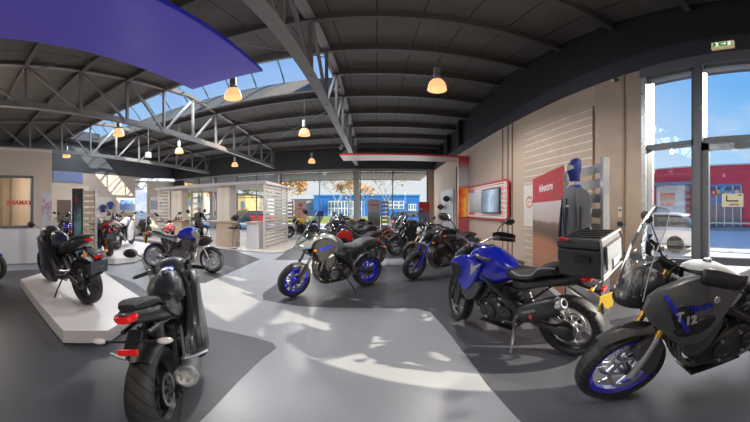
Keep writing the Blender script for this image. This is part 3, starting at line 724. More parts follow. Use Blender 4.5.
    if lod: MB().tube([(hx+.04, .10, hz+.08), (hx+.14, .12, hz+.02), (hx+.12, .08, hz-.18), (hx-.02, .05, hz-.26)], .006, 6, 4).build('control_cable', M_black, root); MB().tube([(hx+.03, -.12, hz+.07), (hx+.15, -.13, hz-.02), (hx+.10, -.08, hz-.22), (hx-.02, -.05, hz-.28)], .006, 6, 4).build('control_cable', M_black, root)
    # tank
    if style == 'sport': tk = [(.58, .84, .74, .07), (.66, .90, .70, .14, .2), (.80, .955, .68, .165, .35), (.93, .965, .70, .165, .45), (1.04, .92, .76, .12, .4), (1.10, .87, .80, .05)]
    elif style == 'adventure': tk = [(.54, .86, .74, .06), (.62, .94, .70, .13), (.76, 1.03, .64, .19, .3), (.90, 1.06, .62, .215, .3), (1.02, 1.03, .70, .20, .3), (1.10, .96, .78, .10, .3)]
    else: tk = [(.58, .84, .76, .06), (.66, .93, .72, .13), (.78, 1.01, .68, .17, .3), (.92, 1.03, .68, .185, .3), (1.04, .98, .74, .16, .3), (1.11, .91, .80, .06)]
    tank = ld(tk, 'fuel_tank', g('tank', body), n=26, e=3.1)
    tx = .84+fx*.9; tzz = max(p[1] for p in tk)+up
    MB().lathe([(.034, -.03), (.034, .008), (.028, .014), (1e-5, .014)], (tx, 0, tzz-.002), (0.05, 0, 1), 18).build('filler_cap', M_engs, tank)
    if g('tankstripe'):
        for s_ in (-1, 1): MB().panel(XP([(.70, .86+up), (.80, .80+up), (1.02, .84+up), (1.02, .93+up), (.82, .93+up)]), s_, .150, .018, .02, fy=lambda x, z: .02-.9*(abs(z-up-.84)**1.6)).build('tank_panel', g('tankstripe'), tank)
    # seat
    if style == 'sport': se = [(-.14, .985, .95, .05), (-.04, .985, .92, .09), (.08, .96, .90, .11), (.17, .93, .86, .10), (.20, .86, .79, .12), (.34, .80, .745, .15), (.50, .79, .74, .12), (.62, .83, .75, .07)]
    elif style == 'adventure': se = [(-.10, .93, .86, .07), (-.02, .955, .86, .13), (.14, .955, .85, .15), (.24, .93, .82, .15), (.30, .87, .79, .165), (.44, .845, .77, .165), (.56, .86, .76, .12), (.64, .89, .77, .06)]
    else: se = [(-.10, .90, .85, .05), (-.02, .915, .84, .11), (.14, .90, .82, .13), (.22, .87, .80, .14), (.30, .825, .755, .155), (.44, .81, .74, .145), (.56, .825, .74, .10), (.64, .85, .76, .05)]
    if g('shortseat'): se = [(.03, .93, .87, .10), (.06, .955, .86, .14)]+se[2:]
    ld(se, 'seat', g('seat', M_seat), n=16, e=3)
    if lod and g('piping'):
        for s_ in (-1, 1): MB().tube([(x, s_*hw*.93, zt+up-.012) for x, zt, zb, hw in se[1:7]], .005, 5, 3).build('seat_piping', g('piping'), root)
    if style == 'sport' and lod:
        for s_ in (-1, 1):
            MB().panel([(.10, .86+up), (.34, .70+up), (.52, .66+up), (.54, .76+up), (.34, .80+up), (.16, .90+up)], s_, .125, .02, .01).build('side_cover', M_satin, root)
            m = MB().bar((.34, s_*.14, .62), (.10, s_*.18, .50), .012, .05, up=(0, 0, 1)); m.bar((.10, s_*.18, .50), (.30, s_*.16, .40), .012, .03); m.build('footrest_hanger', M_sil, root)
            MB().tube([(.10, s_*.18, .50), (.12, s_*.24, .50), (.16, s_*.31, .51)], .011, 8).build('passenger_peg', M_sil, root)
            MB().bar((.30, s_*.10, .66), (.04, s_*.13, .40), .02, .05).build('subframe_stay', M_blk, root)
    # tail unit
    if style == 'sport': tl = [(-.22, .955, .93, .02), (-.14, .955, .87, .06), (.0, .93, .82, .10), (.16, .88, .76, .12), (.34, .77, .70, .12), (.48, .74, .66, .08)]
    else: tl = [(-.20, .88, .84, .03), (-.12, .885, .80, .07), (.02, .86, .76, .11), (.22, .82, .72, .125), (.42, .77, .67, .13), (.54, .74, .64, .09)]
    tail = ld(tl, 'tail_unit', g('tail', body), e=3.2)
    zt_ = (.94 if style == 'sport' else .855)+up; xt = -.215
    MB().loft([(-.045, .018, -.020, .03), (-.02, .022, -.022, .055), (.03, .022, -.020, .062), (.06, .012, -.012, .04)], 2, 12, 3, M=Matrix.Translation((xt+.03, 0, zt_-.015))).build('tail_light', M_redl, root)
    # mudguard arm, indicators, number plate
    pz = g('platez', .58+up*.5); px_ = g('platex', -.31)
    m = MB().bar((-.08, 0, .80+up), (px_+.02, 0, pz+.10), .075, .03, up=(1, 0, 0)); 
    if g('bracket', True): m.bar((px_+.02, 0, pz+.12), (px_, 0, pz-.10), .10, .014, up=(1, 0, 0))
    m.build('rear_mudguard', M_black, root)
    if g('bracket', True): pl = MB().box((0, 0, 0), (.006, g('pw', .20), g('ph', .15))).build('number_plate', g('plate', M_plated), root, Matrix.Translation((px_-.016, 0, pz-.0)) @ Matrix.Rotation(g('plateyaw', 0), 4, 'Z') @ Matrix.Rotation(-.22, 4, 'Y'))
    if g('platetxt'):
        text('plate_lettering', g('platetxt'), .035, M_sil, pl, frame_M((-.005, 0, 0), (0, -1, 0)), depth=.001)
    MB().box((px_+.0, 0, pz+.125), (.02, .10, .03)).build('reflector', M_redl, root)
    for s_ in (-1, 1):
        for (ix, iz, ww, sm) in ((px_+.06, pz+.16, g('indw', .12), None), (1.20+fx, .80+up, .17, ST if style == 'naked' else None)):
            st_ = MB().cyl((ix, s_*.03, iz), (ix, s_*ww, iz), .008, n=6).build('indicator_stalk', M_black, root, sm)
            MB().ball((ix, s_*(ww+.035), iz), 1, 12, (.022, .042, .018)).build('indicator', g('indm', M_amber) if lod else M_amber, root, sm)
    if g('hugger', True): arc_guard(0, Rr, Rr+.03, math.radians(115), math.radians(25), g('wr', .17)+.02, M_black, 'wheel_hugger', root, drop=.03, n=8)
    # front ends
    if style == 'naked':
        if g('round'):
            hl = MB().lathe([(1e-5, -.10), (.06, -.09), (.085, -.03), (.09, .0)], (1.27+fx, 0, .92+up), (1, 0, .05), 24).build('headlight', g('hlm', M_chr), root, ST)
            MB().lathe([(.085, 0), (.07, .02), (.03, .03), (1e-5, .032)], (1.27+fx, 0, .92+up), (1, 0, .05), 24).build('headlight_lens', M_lens, hl)
        else:
            hl = MB().loft([(1.12+fx, .99+up, .86+up, .06), (1.18+fx, 1.02+up, .82+up, .10), (1.25+fx, .99+up, .82+up, .10), (1.31+fx, .90+up, .84+up, .05)], 3, 14, 3).build('headlight', g('hlm', body), root, ST)
            MB().ball((1.285+fx, 0, .865+up), 1, 12, (.035, .05, .028)).build('headlight_lens', M_lens, hl)
        for s_ in (-1, 1): MB().panel(XP([(1.0, .80+up), (1.14, .70+up), (1.19, .84+up), (1.10, .93+up), (.96, .92+up)]), s_, .15, .025, .01).build('tank_scoop', acc, root)
    if style == 'tourer':
        nose = ld([(1.06, 1.04, .86, .11), (1.16, 1.07, .80, .155, .2), (1.28, 1.02, .79, .15, .4), (1.38, .93, .79, .10, .5), (1.46, .85, .80, .035, .4)], 'front_cowl', body, e=3.2)
        MB().tube(XP([(1.10, -.15, 1.03+up), (1.22, -.15, 1.02+up), (1.36, -.09, .93+up), (1.44, 0, .86+up), (1.36, .09, .93+up), (1.22, .15, 1.02+up), (1.10, .15, 1.03+up)]), .008, 6, 3).build('cowl_seam', M_black, nose)
        for s_ in (-1, 1):
            MB().ball((1.375+fx, s_*.075, .86+up), 1, 12, (.04, .035, .018)).build('headlight_lens', M_lens, nose)
            MB().panel(XP([(.78, .90+up), (.80, .76+up), (.94, .66+up), (1.10, .64+up), (1.22, .78+up), (1.20, .94+up), (1.02, 1.00+up), (.86, .97+up)]), s_, .17, .04, .012).build('side_fairing', acc, root)
            MB().panel(XP([(.88, .74+up), (.98, .60+up), (1.12, .60+up), (1.16, .80+up), (1.0, .84+up)]), s_, .195, .02, .01).build('air_scoop', g('scoop', M_dgrey), root)
    if style == 'sport':
        nose = ld([(.98, .96, .80, .13), (1.10, 1.03, .72, .17), (1.24, 1.02, .70, .17), (1.36, .93, .72, .12), (1.44, .84, .76, .04)], 'front_cowl', body, e=2.4)
        for s_ in (-1, 1):
            MB().ball((1.36+fx, s_*.085, .84+up), 1, 12, (.045, .03, .016)).build('headlight_lens', g('hll', M_lens), nose)
            MB().panel(XP([(1.32, .84+up), (1.18, .90+up), (.96, .80+up), (.74, .66), (.60, .52), (.52, .34), (.60, .20), (.88, .17), (1.08, .27), (1.20, .50), (1.30, .70)]), s_, .165, .055, .012, fy=lambda x, z: .02-.06*max(0, x-fx-1.0)).build('side_fairing', g('side', body), root)
            MB().panel(XP([(1.10, .72), (.92, .62), (.86, .48), (.98, .44), (1.10, .54)]), s_, .222, .015, .01).build('fairing_vent', acc, root)
    if style == 'adventure':
        co = g('cowlx', 0); ld([(1.08+co, 1.02, .84, .10), (1.16+co, 1.05, .80, .14), (1.26+co, 1.00, .80, .14), (1.34+co, .93, .82, .10), (1.38+co, .89, .84, .05)], 'headlight_cowl', g('cowl', M_black), e=2.8)
        for s_ in (-1, 1):
            MB().ball((1.33+fx+co, s_*.065, .90+up), 1, 14, (.04, .036, .032)).build('headlight_lens', g('hll', M_engs), root)
            MB().panel(XP(g('shroudp') or [(.80, .86+up), (.90, .66+up), (1.04, .54+up*.6), (1.16, .60+up), (1.30, .80+up), (1.24, .92+up), (1.02, .98+up), (.88, .95+up)]), s_, .20, .04, .012).build('side_shroud', g('shroud', body), root)
            MB().panel(XP([(1.06, .84+up), (1.13, .66+up), (1.20, .68+up), (1.26, .82+up), (1.20, .88+up)]), s_, .235, .015, .01).build('shroud_grille', g('grille', M_black), root)
            MB().panel(XP([(.80, .68+up), (.92, .50), (1.06, .44), (1.16, .56), (1.10, .66+up*.5), (.94, .70+up)]), s_, .19, .035, .012).build('lower_cowl', g('lowc', M_satin), root)
        if not g('nobeak'): ld([(1.18, .93, .88, .06), (1.34, .87, .84, .075), (1.50, .80, .785, .055), (1.60, .755, .745, .02)], 'beak', g('beak', body), e=3)
        m = MB().prism([(.62, -.11), (.98+fx, -.11), (.98+fx, .11), (.62, .11)], .165, .18); m.build('skid_plate', M_satin, root)
    # screens
    sc_ = g('screen')
    if sc_:
        (xb, zb_), (xt2, zt2), wb, wt = sc_; v = []; f = []; nu, nv_ = 12, 10
        for lay in (0, .004):
            for j in range(nv_+1):
                t = j/nv_; wd_ = (wb+(wt-wb)*t)*math.sqrt(max(.02, 1-max(0, (t-.72)/.28)**2*.75))
                for i in range(nu+1):
                    u = -1+2*i/nu; v.append((xb+(xt2-xb)*t-.09*u*u*(1-.2*t)-lay+.03*math.sin(PI*t), u*wd_, zb_+(zt2-zb_)*t+up-.02*u*u))
        q = (nu+1)*(nv_+1)
        for j in range(nv_):
            for i in range(nu):
                a = j*(nu+1)+i; f.append((a, a+1, a+nu+2, a+nu+1))
        for j in range(nv_):
            for i in (0, nu):
                a = j*(nu+1)+i
        s2 = MB().add(v[:q], f).build('windscreen', g('scrm', M_scr), root, Matrix.Translation((fx, 0, 0)), smooth_angle=80)
        rim_ = [v[j*(nu+1)] for j in range(nv_+1)]+[v[nv_*(nu+1)+i] for i in range(1, nu+1)]+[v[j*(nu+1)+nu] for j in range(nv_-1, -1, -1)]
        MB().tube(rim_, .0035, 5).build('screen_edge', g('edge', M_black), s2)
    return root

def place(o, rear, front, lean=-.10, z=0, s=1):
    r = Vector(rear); f = Vector(front); a = math.atan2(f.y-r.y, f.x-r.x)
    o.location = (r.x, r.y, z+.004); o.rotation_euler = (lean, 0, a); o.scale = (s, s, s)
    return o
# ---------------- plinths ----------------
M_plinth = mat('plinth_white', (.80, .77, .77), .4)
def plinth(name, pts, h, label, loc=(0, 0)):
    root = empty(name, (loc[0], loc[1], 0)); tag(root, label, 'plinth')
    MB().prism(pts, .025, h).build('plinth_body', M_plinth, root, flat=True)
    cx = sum(p[0] for p in pts)/len(pts); cy = sum(p[1] for p in pts)/len(pts)
    MB().prism([(cx+(x-cx)*.975, cy+(y-cy)*.975) for x, y in pts], .0, .03).build('plinth_foot', M_black, root, flat=True)
plinth('display_plinth', [(-4.72, 1.12), (-2.46, 1.02), (-2.25, 1.42), (-2.72, 2.35), (-4.6, 2.80), (-5.6, 2.3)], .18, 'low white angular plinth under the black sports bike near the camera')
plinth('display_plinth', [(-6.62, 4.0), (-6.05, 3.66), (-5.80, 3.86), (-5.75, 4.5), (-6.9, 6.7), (-9.0, 6.7), (-9.0, 5.4), (-8.0, 4.75)], .18, 'low white angular plinth behind the slatted screen on the left')

# ---------------- motorcycles in the foreground ----------------
b = motorcycle('motorcycle', 'blue and dark grey adventure motorcycle carrying a black top box, seen from its left rear', dict(style='adventure', L=1.54, lift=.03, wheels='wire', Rr=.335, Rf=.33, wr=.155, tyre=M_knob, rim=M_blk,
    tank=M_blue, body=M_blue, shroud=M_blue, lowc=M_dgrey, guard=M_dgrey, fork=M_blk, beak=M_blue, tail=M_satin, seat=M_seat, piping=M_lgrey, exhaust='left', handguards=True, rise=.11, barw=.42, barm=M_sil, barend=M_redp, plate=M_platey, pw=.17, ph=.17, platex=-.34, platez=.66, shortseat=True, plateyaw=-.5, hugger=False, indw=.10,
    chain=False, standm=M_sil, cover=M_eng, mirm=M_black, swing=M_satin, tankstripe=None, eng=M_eng, steer=-.38))
place(b, (1.66, 1.83), (1.11, 3.21)); blue_adv = b
tank_b = [k for k in kids(b) if k.name.startswith('fuel_tank')][0]
for s_ in (-1, 1):
    m = MB().panel([(1.02, 1.00), (.80, .985), (.80, .965), (1.04, .975)], s_, .17, .012, .03, fy=lambda x, z: -.01); m.build('tank_trim', M_black, tank_b)
    text('tank_badge', 'YAMAHA', .034, M_sil, tank_b, frame_M((.92, s_*.178, .985), (-s_, 0, .0), (0, s_*-.2, 1)))
    for k_, pl in enumerate(([(1.0, .93), (1.06, .80), (1.03, .78), (.94, .87)], [(1.03, .87), (.86, .95), (.87, .925), (1.0, .84)])):
        MB().panel(pl, s_, .236, .004, .01, smooth=0).build('shroud_graphic', M_lgrey, b)
M_mgrey = mat('matt_mid_grey', (.085, .087, .092), .38, coat=.2)
t12 = motorcycle('motorcycle', 'matt dark grey adventure motorcycle with gold forks and blue rim at the right edge', dict(style='adventure', L=1.54, lift=.05, wheels='wire', Rr=.335, Rf=.33, wf=.13, tyre=M_knob, rim=M_bluerim,
    tank=M_lgrey, body=M_mgrey, shroud=M_mgrey, lowc=M_dgrey, guard=M_mgrey, fork=M_gold, forkl=M_sil, beak=M_dgrey, tail=M_dgrey, seat=M_seat, exhaust='left', handguards=True, rise=.06, barw=.43, chain=False, eng=M_eng, cover=M_eng, fdisc=.155,
    screen=((1.50, .93), (1.28, 1.46), .19, .15), scrm=M_scrc, edge=M_lgrey, mirrors=1, cowlx=.14, shroudp=[(.66, .98), (.84, .72), (1.0, .56), (1.16, .58), (1.42, .88), (1.38, 1.02), (1.08, 1.10), (.80, 1.06)], standm=M_blk, steer=.25, tankstripe=None, nobeak=True))
place(t12, (2.67, .19), (1.40, 1.06))
for s_ in (-1, 1):
    nx = -s_
    MB().panel([(1.38, 1.0), (1.405, .99), (1.24, .70), (1.215, .72)], s_, .250, .008, .03, smooth=0).build('shroud_flash', M_blue, t12)
    text('shroud_lettering', 'T', .085, M_lgrey, t12, frame_M((1.30 if s_ > 0 else 1.14, s_*.256, .84), (-s_, 0, 0)), bold=.004)
    text('shroud_lettering', '12', .085, M_lgrey, t12, frame_M((1.22, s_*.259, .80), (-s_, 0, 0)), bold=.004)
    text('shroud_lettering', 'Ténéré', .062, M_blue, t12, frame_M((1.15, s_*.259, .875), (-s_, 0, 0)), bold=.002)
    MB().lathe([(.0, .004), (.024, .004), (.027, .0)], (1.02, s_*.249, .90), (0, s_, 0), 20).build('tank_emblem', M_sil, t12)
    MB().panel([(1.34, .74), (1.08, .80), (1.0, .77), (1.10, .68), (1.28, .67)], s_, .247, .006, .02).build('intake_opening', M_black, t12)
    for k_ in range(3): MB().panel([(.70, .93-.03*k_), (.80, .96-.03*k_), (.80, .945-.03*k_), (.70, .915-.03*k_)], s_, .185, .006, .04, smooth=0).build('tank_vent', M_black, t12)
# tourer
tr = motorcycle('motorcycle', 'grey sport touring motorcycle with blue rims parked side-on in the middle of the hall', dict(style='tourer', L=1.47, lift=.05, rim=M_bluerim, wheels='multi', body=M_grey, accent=M_satin, tank=M_grey, scoop=M_satin, guard=M_dgrey, tail=M_dgrey,
    seat=M_seatg, fork=M_engs, exhaust='stub', rise=.10, screen=((1.32, .98), (1.06, 1.42), .17, .14), scrm=M_scr, steer=.22, plate=M_plated, mr=.06, handguards=False, platex=-.34, platez=.62, wr=.18, eng=M_eng))
place(tr, (-.20, 5.08), (-1.33, 4.14))
for s_ in (-1, 1):
    text('fairing_lettering', 'TRACER', .065, M_blue, tr, frame_M((1.03, s_*.213, .88), (-s_, 0, .3), (0, 0, 1)), bold=.002)
# dark naked facing the camera on the right
dk = motorcycle('motorcycle', 'black naked motorcycle with silver bars and blue fork tubes behind the blue adventure bike', dict(style='naked', L=1.44, lift=.04, rim=M_blk, body=M_satin, tank=M_dgrey, accent=M_satin, fork=M_blue, forkl=M_bluerim, barm=M_sil, rise=.12, hlm=M_satin,
    seat=M_seat, exhaust='stub', steer=.25, screen=((1.24, .98), (1.14, 1.16), .13, .10), shock=M_blue))
place(dk, (2.12, 6.0), (.78, 5.47))
# blue naked on the left
bn = motorcycle('motorcycle', 'blue and silver naked motorcycle with a round headlamp parked before the service desk', dict(style='naked', L=1.44, round=True, hlm=M_blk, rim=M_sil, body=M_blue, tank=M_blue, accent=M_sil, fork=M_chr, forkl=M_chr, seat=M_seatg, tail=M_lgrey, exhaust='stub', barm=M_blk,
    muff=M_sil, plate=M_platey, eng=M_engs, swing=M_sil, steer=-.25, rise=.17, lift=.05, framem=M_blk, wf=.13, guard=M_blk, platez=.72, platex=-.28))
place(bn, (-4.88, 4.43), (-3.50, 4.98))
# near sports bike seen from the rear
ns = motorcycle('motorcycle', 'black and blue sports motorcycle seen close from behind at the bottom left', dict(style='sport', L=1.36, rim=M_blk, body=M_satin, tank=M_satin, accent=M_blue, side=M_satin, fork=M_sil, seat=M_seat, exhaust='low', mr=.058, muffz=.05, muff=M_engs, mcap=M_sil, indm=M_clear,
    platez=.62, platex=-.24, bracket=False, wr=.155, indw=.14, Rr=.315, lift=.0, tail=M_satin, plate=M_black, swing=M_blk))
place(ns, (-1.02, 1.02), (-1.76, 2.14), lean=-.19)
tk_ = [k for k in kids(ns) if k.name.startswith('fuel_tank')][0]
MB().loft([(.60, .868, .80, .05), (.64, .893, .84, .065), (.70, .930, .87, .07), (.80, .970, .9, .07), (.93, .984, .9, .065), (1.03, .944, .88, .05)], 3, 12, 3).build('tank_stripe', M_blue, tk_)
# sports bike on the plinth
ps = motorcycle('motorcycle', 'dark grey sports motorcycle standing on the low white plinth at the left', dict(style='sport', L=1.37, rim=M_blk, body=M_satin, tank=mat('navy_black', (.02, .02, .05), .25, coat=.8), accent=M_dgrey, side=M_satin, tail=M_dgrey, seat=M_dgrey, exhaust='stub', platez=.60, platex=-.36, pw=.24, ph=.17,
    platetxt='YAMAHA', standm=M_black, steer=.2, hll=M_lit, fork=M_sil))
place(ps, (-3.14, 1.66), (-4.50, 1.60), z=.18)
# bike entering the picture at the left edge
le = motorcycle('motorcycle', 'blue sports motorcycle cut off by the left edge of the picture', dict(style='sport', L=1.38, rim=M_blk, body=M_blue, accent=M_whitep, side=M_blue, exhaust='stub', lod=0, fork=M_blk))
place(le, (-6.15, -.42), (-5.30, .70))

# ---------------- rows further away: built once per kind, then copied ----------------
lodk = dict(lod=0)
def proto(lab, **c): return motorcycle('motorcycle', lab, dict(lodk, **c))
P_tour = lambda lab, **c: proto(lab, style='tourer', screen=((1.30, .98), (1.10, 1.36), .17, .13), **c)
P_adv = lambda lab, **c: proto(lab, style='adventure', L=1.54, lift=.03, wheels='wire', Rr=.33, Rf=.33, handguards=True, screen=((1.32, .93), (1.16, 1.30), .17, .13), **c)
def F(px, py): return floor_at(px, py).xy
GR1 = 'motorcycles parked in rows by the north front'
rows = []
def row(o, r, f, lab=None, z=0):
    if lab: o['label'] = lab
    place(o, r, f, z=z); rows.append(o); return o
def axis_place(o, front, head, L_=1.44, lab=None, z=0):
    h = Vector(head).normalized(); f = Vector(front); return row(o, f-h*L_, f, lab, z)
a1 = P_tour('black sport tourer with red side trim right behind the grey one', body=M_satin, accent=M_redp, rim=M_blk, scoop=M_blk, tank=M_satin, tail=M_satin, seat=M_seat)
axis_place(a1, (-1.28, 6.35), (-.86, -.50))
a2 = P_adv('dark adventure motorcycle with tall screen, second behind the grey tourer', body=M_dgrey, shroud=M_blue, tank=M_dgrey)
axis_place(a2, (-1.55, 7.9), (-.9, -.42), 1.54)
a3 = copy_tree(a1); axis_place(a3, (-1.9, 9.6), (-.92, -.38), lab='red and black sport tourer in the third row before the blue building')
a4 = proto('dark scooter-like naked motorcycle left of the column before the front glass', style='naked', body=M_dgrey, rim=M_blk); axis_place(a4, (-2.0, 11.3), (-.95, -.3))
a5 = copy_tree(a2); axis_place(a5, (-2.2, 14.0), (-.95, -.3), 1.54, lab='adventure motorcycle farthest back in the middle group, below the far trees')
a6 = proto('small black naked motorcycle with an amber lamp beside the slatted desk screen', style='naked', body=M_blk, tank=mat('paint_yellow', (.7, .45, .03), .3), rim=M_blk, seat=M_seat); axis_place(a6, (-4.5, 13.2), (-.75, -.66))
a7 = proto('black cruiser with a rounded grey helmet-shaped tank in the middle group', style='naked', round=True, body=M_bronze, rim=M_blk, tail=M_blk); axis_place(a7, (-1.75, 12.5), (-.95, -.3))
# right-hand row, noses to the aisle
c1 = proto('bronze and black retro motorcycle next behind the black naked one on the right', style='naked', round=True, body=M_bronze, tank=M_bronze, rim=M_blk, hlm=M_chr, seat=M_seat, exhaust='under'); axis_place(c1, (.95, 7.15), (-.93, -.36))
c2 = P_adv('black adventure motorcycle with rounded mudguard, nose towards the aisle', body=M_dgrey, shroud=M_satin, tank=M_satin, guard=M_dgrey); axis_place(c2, (.62, 8.5), (-.95, -.3), 1.54)
c3 = copy_tree(a1); axis_place(c3, (.55, 9.9), (-.95, -.3), lab='black sport tourer with a red front, third nose along the right aisle')
c4 = proto('red and black naked motorcycle, fourth nose along the right aisle', style='naked', body=M_redp, tank=M_redp, tail=M_blk, rim=M_blk); axis_place(c4, (.5, 11.3), (-.97, -.25))
c5 = copy_tree(c1); axis_place(c5, (.5, 12.8), (-.97, -.2), lab='brown retro motorcycle, fifth nose along the right aisle')
c6 = P_tour('pale blue sport tourer nearest the front glass on the right', body=mat('paint_pale_blue', (.20, .32, .42), .3, coat=.5), tank=M_grey, accent=M_dgrey, rim=M_blk); axis_place(c6, (.55, 14.5), (-.97, -.2))
# left-hand groups
d1 = proto('black sports motorcycle with gold rims on the plinth behind the slatted screen', style='sport', body=M_satin, side=M_satin, rim=M_gold, seat=M_seat, tail=M_redp, fork=M_gold)
r_ = floor_at(110, 256, .18).xy; axis_place(d1, (r_.x-1.33, r_.y+.45), (-.95, .33), 1.40, z=.18)
d2 = proto('white sports motorcycle with red flashes beside the gold-wheeled one', style='sport', body=M_whitep, side=M_whitep, accent=M_redp, rim=M_blk, seat=M_seat); axis_place(d2, (-8.0, 6.1), (-.55, .83), 1.44, z=.18)
d3 = proto('red and white motorcycle standing just left of the blue naked one', style='naked', body=M_whitep, tank=M_redp, tail=M_redp, rim=M_gold, accent=M_redp, exhaust='under'); axis_place(d3, (-6.6, 6.9), (-.6, .8), 1.44)
d4 = proto('black naked motorcycle with a gold rim in front of the white portal', style='naked', body=M_blk, rim=M_gold, tank=M_dgrey); axis_place(d4, (-10.5, 9.1), (.9, -.35), 1.44)
d5 = copy_tree(d4); axis_place(d5, (-13.2, 9.8), (.85, -.5), 1.44, lab='black motorcycle under the wall screen on the far left wall')
d6 = P_adv('silver adventure motorcycle below the blue wall screen', body=M_lgrey, shroud=M_grey, tank=M_lgrey); axis_place(d6, (-12.0, 7.8), (.8, -.6), 1.54)
d7 = proto('black retro motorcycle with chrome headlamp beside the hanging shirts', style='naked', round=True, body=M_blk, rim=M_blk); axis_place(d7, (-12.2, 6.3), (.8, -.6), 1.44)
d8 = proto('blue motorcycle with red trim between the white banner and the black poster', style='naked', body=M_blue, tank=M_blue, accent=M_redp, tail=M_redp, rim=M_redp); axis_place(d8, (-7.75, 3.1), (.6, -.8), 1.44)
d9 = copy_tree(d4); axis_place(d9, (-9.3, 3.6), (.7, -.7), 1.44, lab='black motorcycle farthest back between the white banner and the black poster')
for o in rows: o['group'] = GR1 if o.location.x > -5 else 'motorcycles parked on the far left side'
# groups of one kind only where the labels differ: each motorcycle keeps its own label
# ---------------- luggage box on the blue adventure bike ----------------
bx = empty('top_box', (0, 0, 0)); tag(bx, 'black hard-shell top box with silver edges on the tail of the blue bike', 'top box')
bx.parent = None
Mb = Matrix.Translation(blue_adv.location) @ blue_adv.rotation_euler.to_matrix().to_4x4()
bx.matrix_world = Mb @ Matrix.Translation((-.22, 0, .965)) @ Matrix.Scale(.93, 4)
M_box = mat('box_black', (.028, .029, .031), .45, bump=.15, bscale=400); M_edge = mat('box_edge_grey', (.36, .35, .33), .35, metal=.5)
# shell: x -.20 (rear) .. .20, wider at the rear base
def hexa(x0, x1, w0, w1, z0, z1, wt=1.0, xr=0):
    v = []
    for z, k in ((z0, 1), (z1, wt)):
        v += [(x0-(xr if z == z1 else 0), -w0*k, z), (x1, -w1*k, z), (x1, w1*k, z), (x0-(xr if z == z1 else 0), w0*k, z)]
    return MB().add(v, [(0, 3, 2, 1), (4, 5, 6, 7), (0, 1, 5, 4), (1, 2, 6, 5), (2, 3, 7, 6), (3, 0, 4, 7)])
sh = hexa(-.20, .20, .27, .24, 0, .25, 1.06, .015).build('box_shell', M_box, bx, flat=True)
bv = sh.modifiers.new('bevel', 'BEVEL'); bv.width = .018; bv.segments = 3
ld_ = hexa(-.222, .205, .292, .262, .256, .335, .94, -.02).build('box_lid', M_box, bx, flat=True)
bv = ld_.modifiers.new('bevel', 'BEVEL'); bv.width = .02; bv.segments = 3
for i in range(5):
    yy = -.17+.085*i; MB().box((-.01, yy, .338), (.34, .022, .012)).build('lid_rib', M_black, bx, flat=True)
m = MB().tube([(-.222, -.285, .0), (-.232, -.302, .255), (-.215, -.28, .335), (-.215, .28, .335), (-.232, .302, .255), (-.222, .285, .0), (-.222, -.285, .0)], .010, 6); m.build('box_edging', M_edge, bx)
m = MB(); m.box((-.235, 0, .17), (.02, .42, .20)); m.build('rear_plate', mat('box_plate_grey', (.13, .13, .135), .4), bx, flat=True)
MB().box((-.25, 0, .10), (.012, .16, .07)).build('box_latch', M_edge, bx, flat=True)
MB().box((-.05, .285, .17), (.13, .02, .05)).build('grab_recess', M_black, bx, flat=True)
for s_ in (-1, 1): MB().box((.12, .27*s_, .335), (.06, .04, .02)).build('lid_hinge', M_redp if s_ > 0 else M_black, bx, flat=True)
m = MB(); m.box((.0, 0, -.02), (.34, .22, .03)); m.build('mounting_plate', M_sil, bx, flat=True)

# ---------------- east wall displays ----------------
M_gwhite = mat('panel_white', (.74, .70, .66), .5)
def board(name, label, cat, y0, y1, z0, z1, x, m, th=.03, kind=None):
    o = B2(-th/2, th/2, -(y1-y0)/2, (y1-y0)/2, 0, z1-z0).build(name, m, flat=True); o.location = (x, (y0+y1)/2, z0); return tag(o, label, cat)
sp = board('slat_panel', 'tall beige wall panel of fine white-lined boards on the east wall', 'wall panel', 3.47, 5.87, .0, 3.54, XE-.03, stripes('white_lined_boards', (.86, .84, .82), (.64, .50, .40), 'Z', .165, .14, .55), .03)
pw = board('graphic_panel', 'white printed strip with a red round emblem left of the red display board', 'panel', 5.1, 5.87, 1.05, 2.10, XE-.06, M_gwhite, .015)
em = MB().lathe([(.13, 0), (.13, .006), (.15, .006), (.15, 0), (.13, 0)], (-.008, .12, .62), (-1, 0, 0), 30); em.build('round_emblem', M_redp, pw)
for k in range(3): text('emblem_lettering', 'YAMAHA', .04, M_redp, pw, frame_M((-.012, .12, .72-.1*k), (0, -1, 0)))
# free-standing display board: red head, landscape below, slatted wing with chrome post
D0, D1 = Vector((3.20, 4.25, 0)), Vector((2.62, 3.06, 0))
# board plane from left to right as seen from the camera
A0 = Vector((3.30, 4.92, 0)); A1 = Vector((2.66, 3.20, 0)); A2 = Vector((2.15, 1.95, 0))
def wallpt(px, p0, p1):
    a = (px-X0)/S_; d = Vector((math.sin(a), math.cos(a))); e = p1-p0
    t = (p0.x*d.y-p0.y*d.x)/(e.y*d.x-e.x*d.y); return p0+e*t
W0, W1 = Vector((3.3, 4.9, 0)), Vector((2.18, 1.84, 0))
def zat(px, py, p0=W0, p1=W1):
    p = wallpt(px, p0, p1); return EYE+math.tan((H0-py)/S_)*math.hypot(p.x, p.y)
pL, pM, pR = wallpt(533.5, W0, W1), wallpt(565.5, W0, W1), wallpt(604, W0, W1)
dv = (W1-W0).normalized(); ang = math.atan2(dv.y, dv.x); nrm = Vector((dv.y, -dv.x, 0))
if nrm.x > 0: nrm = -nrm
db = empty('display_board', tuple(pL), ang); tag(db, 'freestanding display with a red Adventure board, desert track picture and slatted wing', 'display board')
wl = (pM-pL).length; wr_ = (pR-pM).length; ztop = zat(565, 165); zred = zat(565, 200); zsl = zat(604, 158)
print('board', pL, pM, pR, ztop, zred, zsl)
yo = -.012 if nrm.dot(Vector((-dv.y, dv.x, 0))) < 0 else .012
sgn = 1 if yo > 0 else -1
